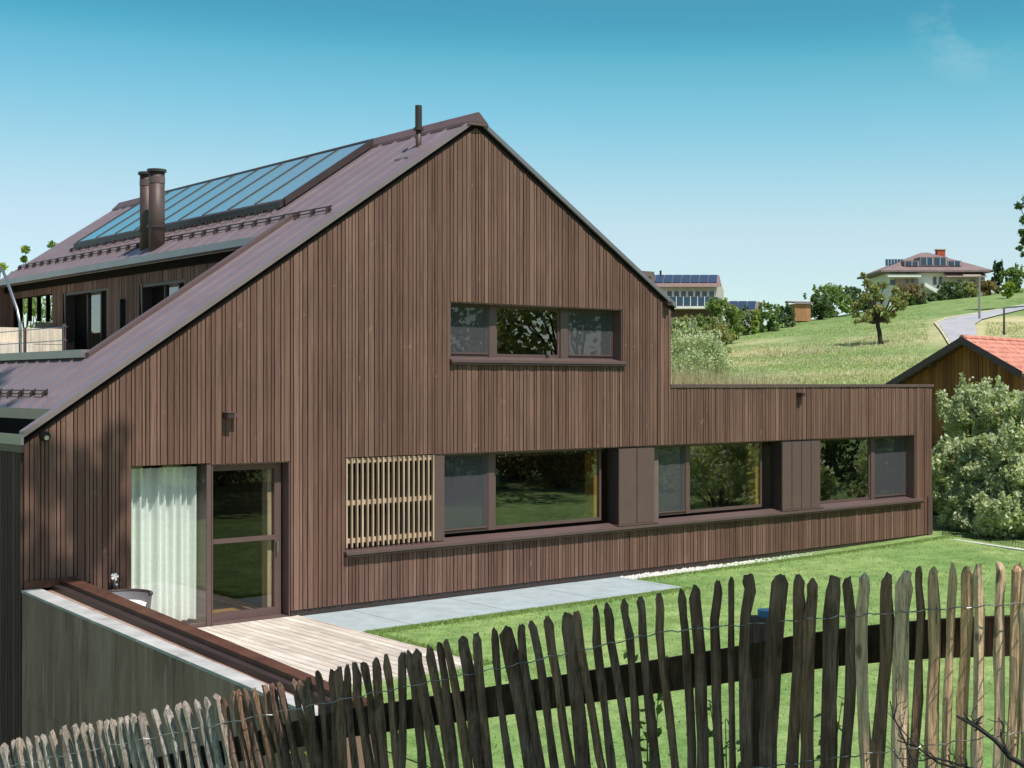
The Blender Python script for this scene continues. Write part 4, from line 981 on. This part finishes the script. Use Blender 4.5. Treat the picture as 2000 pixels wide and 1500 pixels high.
for x0, x1, za, zb_ in [(1770, 1776, 552, 544.5), (1781, 1787, 552, 544.5), (1824, 1830, 556, 541), (1835, 1841, 556, 541), (1740, 1750, 556, 546), (1870, 1880, 556, 546), (1895, 1905, 556, 546)]:
    MB().box(L(x0, 0)[0], L(x1, 0)[0], .25, .29, L(0, za)[1], L(0, zb_)[1]).build('window', 'far_dark', wh)
m = MB(); A, B = L(1800, 553), L(1834, 572); m.hexa([(A[0], -1.5, A[1]-.5), (B[0], -1.5, B[1]-.6), (B[0], .28, B[1]-.6), (A[0], .28, A[1]-.5), (A[0], -1.5, A[1]), (B[0], -1.5, B[1]), (B[0], .28, B[1]), (A[0], .28, A[1])]); m.build('stair', 'far_white', wh)
# brown barn beside the wing
bo = C(1878, 660, 50.); phi = R(42)
bn = empty('barn', (bo.x, bo.y, 0), ROTC-phi, 'brown plank barn with red tiled roof behind the pale bushes', 'barn')   # local x along the gable, y along the ridge
zr = bo.z; sl2 = .575; hl, hr = 3.25, 2.25
def bz(x): return zr-sl2*abs(x)
m = MB(); x = -hl+.75
while x < hr-.35:
    w = rng.choice([.12, .15, .18]); a, b = x+.006, x+w-.006
    m.hexa([(a, .62, -.6), (b, .62, -.6), (b, .66, -.6), (a, .66, -.6), (a, .62, bz(a)-.18), (b, .62, bz(b)-.18), (b, .66, bz(b)-.18), (a, .66, bz(a)-.18)]); x += w
m.build('plank_wall', 'barn_wood', bn)
box('side_wall', 'barn_wood', bn, (-hl+.75, -hl+.85, .68, 9, -.6, bz(-hl+.75)-.2), (hr-.45, hr-.35, .68, 9, -.6, bz(hr-.45)-.2), (-hl+.86, hr-.46, .68, .74, -.6, bz(-hl+.85)-.2))
m = MB()
for a, b in ((-hl, 0), (0, hr)):
    m.hexa([(a, 0, bz(a)-.14), (b, 0, bz(b)-.14), (b, 10, bz(b)-.14), (a, 10, bz(a)-.14), (a, 0, bz(a)-.03), (b, 0, bz(b)-.03), (b, 10, bz(b)-.03), (a, 10, bz(a)-.03)])
br_ = m.build('roof', 'far_brown', bn)
m = MB()
for a, b in ((-hl, 0), (0, hr)):
    m.hexa([(a, -.05, bz(a)-.22), (b, -.05, bz(b)-.22), (b, -.001, bz(b)-.22), (a, -.001, bz(a)-.22), (a, -.05, bz(a)+.05), (b, -.05, bz(b)+.05), (b, -.001, bz(b)+.05), (a, -.001, bz(a)+.05)])
m.build('bargeboard', 'trim_dark', br_)
m = MB()
for sgn, wd in ((1, hr), (-1, hl)):
    nrow = int(wd/.3)
    for j in range(nrow):
        x0, x1 = wd*j/nrow, wd*(j+1)/nrow
        for k in range(40):
            y0 = .02+k*.25
            xa_, xb_ = (x0, x1+.03) if sgn > 0 else (-x1-.03, -x0)
            za_, zb_2 = bz(xa_), bz(xb_)
            up0, up1 = (0.0, .045) if sgn > 0 else (.045, 0.)
            m.hexa([(xa_, y0, za_-.025), (xb_, y0, zb_2-.025), (xb_, y0+.235, zb_2-.025), (xa_, y0+.235, za_-.025), (xa_, y0+.06, za_+.02+up0), (xb_, y0+.06, zb_2+.02+up1), (xb_, y0+.18, zb_2+.02+up1), (xa_, y0+.18, za_+.02+up0)])
m.build('roof_tiles', 'red_tile', br_)
m = MB(); m.tube([(0, .0, zr+.02), (0, 10, zr+.02)], .1, 8); m.build('ridge_tiles', 'red_tile', br_)
box('rafter', 'far_brown', bn, *[(x-.05, x+.05, .0, .6, bz(x)-.3, bz(x)-.16) for x in (-2.6, -1.3, 1.2)])

# grass tufts standing on the hillside
def tufts(name, n, seed, hh, mat, label, dryonly):
    g = np.random.default_rng(seed); P = []
    spots_ = [(1450, 690, 6), (1425, 712, 6), (1680, 735, 8), (1640, 742, 6), (1735, 705, 5), (1700, 672, 4), (1520, 748, 5), (1560, 690, 3), (1960, 640, 9), (1985, 625, 9), (1940, 655, 8)]
    sp = [(ground_at(x_, y_), r_) for x_, y_, r_ in spots_] if dryonly else []
    while len(P) < n:
        if dryonly:
            c_, r_ = sp[g.integers(len(sp))]; X, Y = c_.x+g.normal()*r_*.7, c_.y+g.normal()*r_*.7
        else:
            d_ = 48*(165/48)**g.random(); a_ = .10+.32*g.random(); q_ = cam2w(a_*d_, d_); X, Y = q_.x, q_.y
            if math.sin(X*.31+2*math.sin(Y*.13))*math.sin(Y*.23+X*.07)+.55*g.normal() < .1: continue
        xc, yc = w2cam(X, Y); Z = height(X, Y)
        if yc < 45: continue
        px, py = 1000+f*xc/yc, 750-f*(Z-H)/yc
        if (1812 < px < 1925 and 590 < py < 700) or (px > 1835 and 590 < py < 630): continue
        P.append((X, Y, Z-.02))
    P = np.array(P); P = np.repeat(P, 3, 0); n = len(P); P[:, :2] += g.normal(size=(n, 2))*.12
    a = g.random(n)*6.283; w = .02+.03*g.random(n); h = hh*(.4+.9*g.random(n)); l = g.normal(size=(n, 2))*.10
    V = np.stack([P+np.stack([-np.cos(a)*w, -np.sin(a)*w, 0*a], 1), P+np.stack([np.cos(a)*w, np.sin(a)*w, 0*a], 1), P+np.stack([l[:, 0], l[:, 1], h], 1)], 1).reshape(-1, 3)
    tag(fastmesh(name, V, n, 3, g.random(n), mat), label, 'grass', kind='stuff')
tufts('meadow_grass', 26000, 3, .13, 'meadow_blade', 'short green tufts of grass all over the hillside meadow', False)
tufts('dry_grass', 3800, 4, .24, 'straw', 'dry straw coloured grass in patches on the hillside', True)

# road on the hill, lamps and posts
def drape(le, re, n=10):
    m = MB(); A = []; B = []
    def dense(pl):
        out = []
        for (a, b) in zip(pl[:-1], pl[1:]):
            for k in range(n): u = k/n; out.append((a[0]+(b[0]-a[0])*u, a[1]+(b[1]-a[1])*u))
        return out+[pl[-1]]
    le, re = dense(le), dense(re)
    for a, b in zip(le, re):
        p, q = ground_at(*a), ground_at(*b); row = []
        for k in range(7):
            u = p.lerp(q, k/6); row.append((u.x, u.y, height(u.x, u.y)+.12))
        A.append(row)
    for r0, r1 in zip(A[:-1], A[1:]):
        for k in range(6): m.quad(r0[k], r0[k+1], r1[k+1], r1[k])
    return m
m = drape([(1868, 690), (1845, 652), (1832, 633), (1850, 624), (1920, 612), (2010, 596)], [(1915, 690), (1908, 655), (1904, 636), (1918, 626), (1950, 617.5), (2010, 603.5)])
tag(m.build('road', 'asphalt'), 'pale asphalt lane curving up the hillside behind the barn', 'road', kind='structure')
m = drape([(1862, 690), (1839, 652), (1824, 632), (1846, 622), (1920, 610), (2010, 594.3)], [(1867.5, 690), (1844.5, 652), (1831.5, 633), (1849.5, 623.8), (1919.5, 611.8), (2010, 595.8)])
tag(m.build('road_verge', 'verge_grass'), 'pale verge along the left edge of the lane', 'verge', kind='structure')
def post(name, px, pyb, pyt, r, label, cat, mat, arm=0.):
    q = ground_at(px, pyb); d = w2cam(q.x, q.y)[1]; h = (pyb-pyt)*d/f
    o = empty(name, q, ROTC, label, cat); MB().tube([(0, 0, -.3), (0, 0, h)], [r, r*.7], 8).build('pole', mat, o)
    if arm: MB().box(-arm, .1, -.12, .12, h-.02, h+.12).build('lamp_head', 'far_wall', o)
    return o
post('street_lamp', 1913, 625, 539, .12, 'tall slim grey street lamp beside the lane on the hill', 'street lamp', 'gutter_metal', 1.6)
post('marker_post', 1961, 655, 602, .10, 'short dark post on the dry bank above the red tiled roof', 'post', 'trim_dark')

# trees outside the frame whose shade and reflections the photograph shows
def shade_tree(x, y, z0, h, rx, th, nc, n, cr, label, sd, mat='leaf_mid', ls=.17):
    p = cam2w(x, y, 0); return tree('shade_tree', (p.x, p.y, z0), label, 'tree', h, rx, rx, th, nc, n, cr, ls, mat, sd, 'trees around the viewpoint', .2)
def put(x, y, h, rx, th, nc, n, cr, label, sd, mat='leaf_mid', ls=.17):
    p = cam2w(x, y, 0); return shade_tree(x, y, height(p.x, p.y), h, rx, th, nc, n, cr, label, sd, mat, ls)
# crown whose shade lies on the middle of the fence
tq = cam2w(5.2, 1.2); g = random.Random(77)
st = empty('shade_tree', (tq.x, tq.y, height(tq.x, tq.y)), ROTC, 'broad tree beside the viewpoint that shades the middle of the fence', 'tree', 'trees around the viewpoint')
m = MB(); zb = -height(tq.x, tq.y); limb(m, (0, 0, -.3), (-.3, .5, 4.6), .16, .11, g, 6, .03); cl = []
for i in range(26):
    u = i/25; fx, fy = 1.75-2.93*(.36+.62*u), 5.42+2.3*(.36+.62*u)      # a point of the fence line
    hz = 6.6+1.3*g.random(); ox, oy = .65*.577*hz, -.76*.577*hz
    gz = 2.25-1.05*(.36+.62*u)+hz+zb-.45
    c = (fx+ox-5.2, fy+oy-1.2, gz); r = .55+.2*g.random(); cl.append((*c, r, r, r, 900)); limb(m, (-.3, .5, 4.6), c, .05, .01, g, 5, .06)
m.build('trunk', 'bark', st, True); leaves('crown', st, 'leaf_mid', cl, .1, 301)
# tree left of the frame whose branch dapples the house corner
tq = cam2w(-7.2, 14.2); st = empty('shade_tree', (tq.x, tq.y, height(tq.x, tq.y)), 0, 'tall tree left of the view with a branch reaching over the house corner', 'tree', 'trees around the viewpoint')
zb = -height(tq.x, tq.y); m = MB(); limb(m, (0, 0, -.3), (-.2, -2.6, 15.0), .24, .12, g, 9, .02); cl = []
for (X, u, Zs, r, n) in [(.30, 8.6, 2.25, .30, 120), (.25, 8.5, 1.0, .26, 120), (.75, 8.7, 1.95, .34, 190), (.85, 8.6, 1.15, .32, 120), (1.25, 8.8, 2.5, .26, 70), (1.15, 8.9, 1.75, .32, 150), (.6, 8.9, .7, .28, 90), (1.35, 8.7, .95, .26, 90), (-.3, 8.5, .4, .3, 120), (-1., 8.2, 1.2, .7, 500), (-1.8, 7., .6, 1., 900), (-2.6, 6., 1.5, 1.1, 900), (.5, 5.9, 8.6, .35, 260), (.9, 5.2, 10.1, .3, 200), (1.2, 4.9, 11.0, .28, 150), (.3, 6.8, 6.9, .4, 300), (.7, 4., 12.4, .35, 260), (1.1, 3., 14.2, .35, 240)]:
    c = (X+.025*u-tq.x, -u-tq.y, Zs+1.74*u+zb); cl.append((*c, r, r*1.2, r, n*(.75 if X > -.2 else 1.2))); limb(m, (-.2, -2.6, 14.5), c, .05, .01, g, 5, .05)
m.build('trunk', 'bark', st, True); leaves('crown', st, 'leaf_mid', cl, .11, 302)
for i, (x, y, h, rx, mat) in enumerate([(15.5, 9, 8, 3.0, 'leaf_mid'), (21, 15, 10, 3.8, 'leaf_mid'), (26, 21, 9, 3.6, 'leaf_olive'), (29, 30, 8, 3.4, 'leaf_pale'), (34, 25, 11, 4, 'leaf_dark'), (22, 6, 11, 4, 'leaf_dark'), (30, 14, 12, 4.5, 'leaf_mid'), (14, -3, 11, 4, 'leaf_dark'), (38, 36, 9, 4, 'leaf_pale'), (24, -4, 12, 4.5, 'leaf_mid'), (17, 4, 6, 2.4, 'leaf_red')]):
    put(x, y, h, rx, h*.3, 20, 4200, rx*.42, ['dense tree', 'leafy tree', 'light tree', 'pale tree', 'tall dark tree', 'dark spreading tree', 'tall leafy tree', 'dark tree behind the viewpoint', 'far pale tree', 'large tree behind the viewpoint', 'russet tree'][i]+' to the right of the view, mirrored in the house windows', 400+i, mat)
for i, (X, Y, h, r, mt) in enumerate([(22.6, -5.0, 2.6, 1.5, 'leaf_pale'), (23.2, -8.2, 3.4, 1.8, 'leaf_pale'), (24.5, -16.5, 3.6, 2.0, 'leaf_red'), (22.0, -19.5, 4.2, 2.2, 'leaf_red'), (27.5, -13.5, 4.2, 2.2, 'leaf_mid'), (26.0, -21.0, 4.6, 2.4, 'leaf_dark'), (19.0, -22.5, 4.0, 2.2, 'leaf_dark'), (16.0, -25., 4.5, 2.4, 'leaf_mid'), (30.5, -10., 4.4, 2.4, 'leaf_dark')]):
    t = empty('garden_bush', (X, Y, height(X, Y)), 0, ['pale bush nearest the lawn kerb', 'taller pale bush', 'russet bush', 'large russet bush', 'green bush', 'big dark bush', 'dark bush', 'green bush behind the viewpoint', 'far dark bush'][i]+' beside the lawn right of the view', 'bush', 'bushes around the lawn right of the view')
    cl = clumpset(r, r, h*.1, h*.9, 20, 6000, r*.42, 500+i, .2); m = MB()
    for c in cl[:8]: limb(m, (c[0]*.1, c[1]*.1, -.1), c[:3], .04, .01, g, 5, .06)
    m.build('stems', 'bark', t); leaves('crown', t, mt, cl, .10, 500+i)
for i, (x, y, r) in enumerate([(21.5, 26.2, 1.0), (23.2, 27.0, .7)]):
    p = cam2w(x, y); o = empty('boulder', (p.x, p.y, height(p.x, p.y)), 0, 'pale '+['large', 'smaller'][i]+' boulder on the lawn slope, mirrored in the wing window', 'rock')
    bpy_m = MB(); V = []; nn = 14
    for j in range(9):
        th = math.pi*j/8
        for k in range(nn):
            a = 2*math.pi*k/nn; rr = r*(1+.16*math.sin(a*3+j)+.1*math.sin(a*5-j*2)); V.append((rr*1.4*math.sin(th)*math.cos(a), rr*math.sin(th)*math.sin(a), rr*.7*math.cos(th)+.2))
    bpy_m.add(V, [(j*nn+k, (j+1)*nn+k, (j+1)*nn+(k+1) % nn, j*nn+(k+1) % nn) for j in range(8) for k in range(nn)], .5); bpy_m.build('stone', 'rock', o)

# ------------------------------------------------------------ camera, sun, sky
cam = bpy.data.cameras.new('camera'); co = bpy.data.objects.new('camera', cam); COL.objects.link(co)
co.location = (CX, CY, H); co.rotation_euler = (R(90), 0, ROTC)
cam.sensor_width = 36; cam.lens = f/2000*36; cam.clip_end = 8000; cam.clip_start = .1
S.camera = co
ELEV = R(60); SD = Vector((.025, -1.0, 0)).normalized()*math.cos(ELEV)+Vector((0, 0, math.sin(ELEV)))
sun = bpy.data.lights.new('sun', 'SUN'); sun.energy = 4.2; sun.angle = R(.5); sun.color = (1, .955, .89)
so = bpy.data.objects.new('sun', sun); COL.objects.link(so); so.rotation_euler = SD.to_track_quat('Z', 'Y').to_euler(); so.location = (0, -20, 40)
w = bpy.data.worlds.new('World'); S.world = w; w.use_nodes = True
nt = w.node_tree; nt.nodes.clear()
out = nt.nodes.new('ShaderNodeOutputWorld'); bg = nt.nodes.new('ShaderNodeBackground')
sky = nt.nodes.new('ShaderNodeTexSky'); sky.sky_type = 'NISHITA'; sky.sun_disc = False
sky.sun_elevation = ELEV; sky.sun_rotation = math.atan2(SD.x, SD.y); sky.altitude = 600; sky.air_density = 1.0; sky.dust_density = .6; sky.ozone_density = 1.5
sc_ = nt.nodes.new('ShaderNodeVectorMath'); sc_.operation = 'SCALE'; sc_.inputs['Scale'].default_value = .12; nt.links.new(sky.outputs[0], sc_.inputs[0])
cv = nt.nodes.new('ShaderNodeRGBCurve'); nt.links.new(sc_.outputs[0], cv.inputs['Color'])   # colour grade of the sky (teal, as in the photograph)
for k, pts in enumerate([[(0, .10), (.12, .12), (.17, .085), (.214, .061), (.25, .125), (.34, .308), (.40, .41), (.46, .47), (.55, .505), (1, .92)], [(0, 0), (.2, .16), (.341, .282), (.39, .40), (.51, .55), (.60, .615), (.66, .64), (1, .93)], [(0, 0), (.3, .25), (.55, .419), (.605, .53), (.66, .62), (.72, .665), (.76, .695), (1, .93)]]):
    cu = cv.mapping.curves[k]; cu.points[0].location = pts[0]; cu.points[1].location = pts[-1]
    for p in pts[1:-1]: cu.points.new(*p)
cv.mapping.update()
# faint wisp of cloud, fixed in its direction of the sky
tcw = nt.nodes.new('ShaderNodeTexCoord'); wd_ = (C(1905, 35, 1.)-Vector((CX, CY, H))).normalized()
dt = nt.nodes.new('ShaderNodeVectorMath'); dt.operation = 'DOT_PRODUCT'; nt.links.new(tcw.outputs['Generated'], dt.inputs[0]); dt.inputs[1].default_value = wd_
wn = noise(nt, 9., 6, (1, 1.2, 2.4), .65, 'Generated')
mm_ = nt.nodes.new('ShaderNodeMath'); mm_.operation = 'MULTIPLY'; nt.links.new(rampf(nt, dt.outputs['Value'], .9989, .99995), mm_.inputs[0]); nt.links.new(rampf(nt, wn, .48, .78, 0, .42), mm_.inputs[1])
c = mixc(nt, mm_.outputs[0], cv.outputs[0], (.62, .72, .78))
c = mixc(nt, 1., c, (1/.12, 1/.12, 1/.12), 'MULTIPLY')
nt.links.new(c, bg.inputs[0]); bg.inputs[1].default_value = .12
nt.links.new(bg.outputs[0], out.inputs[0])
S.view_settings.view_transform = 'Standard'; S.view_settings.look = 'None'; S.view_settings.exposure = .3; S.view_settings.gamma = 1
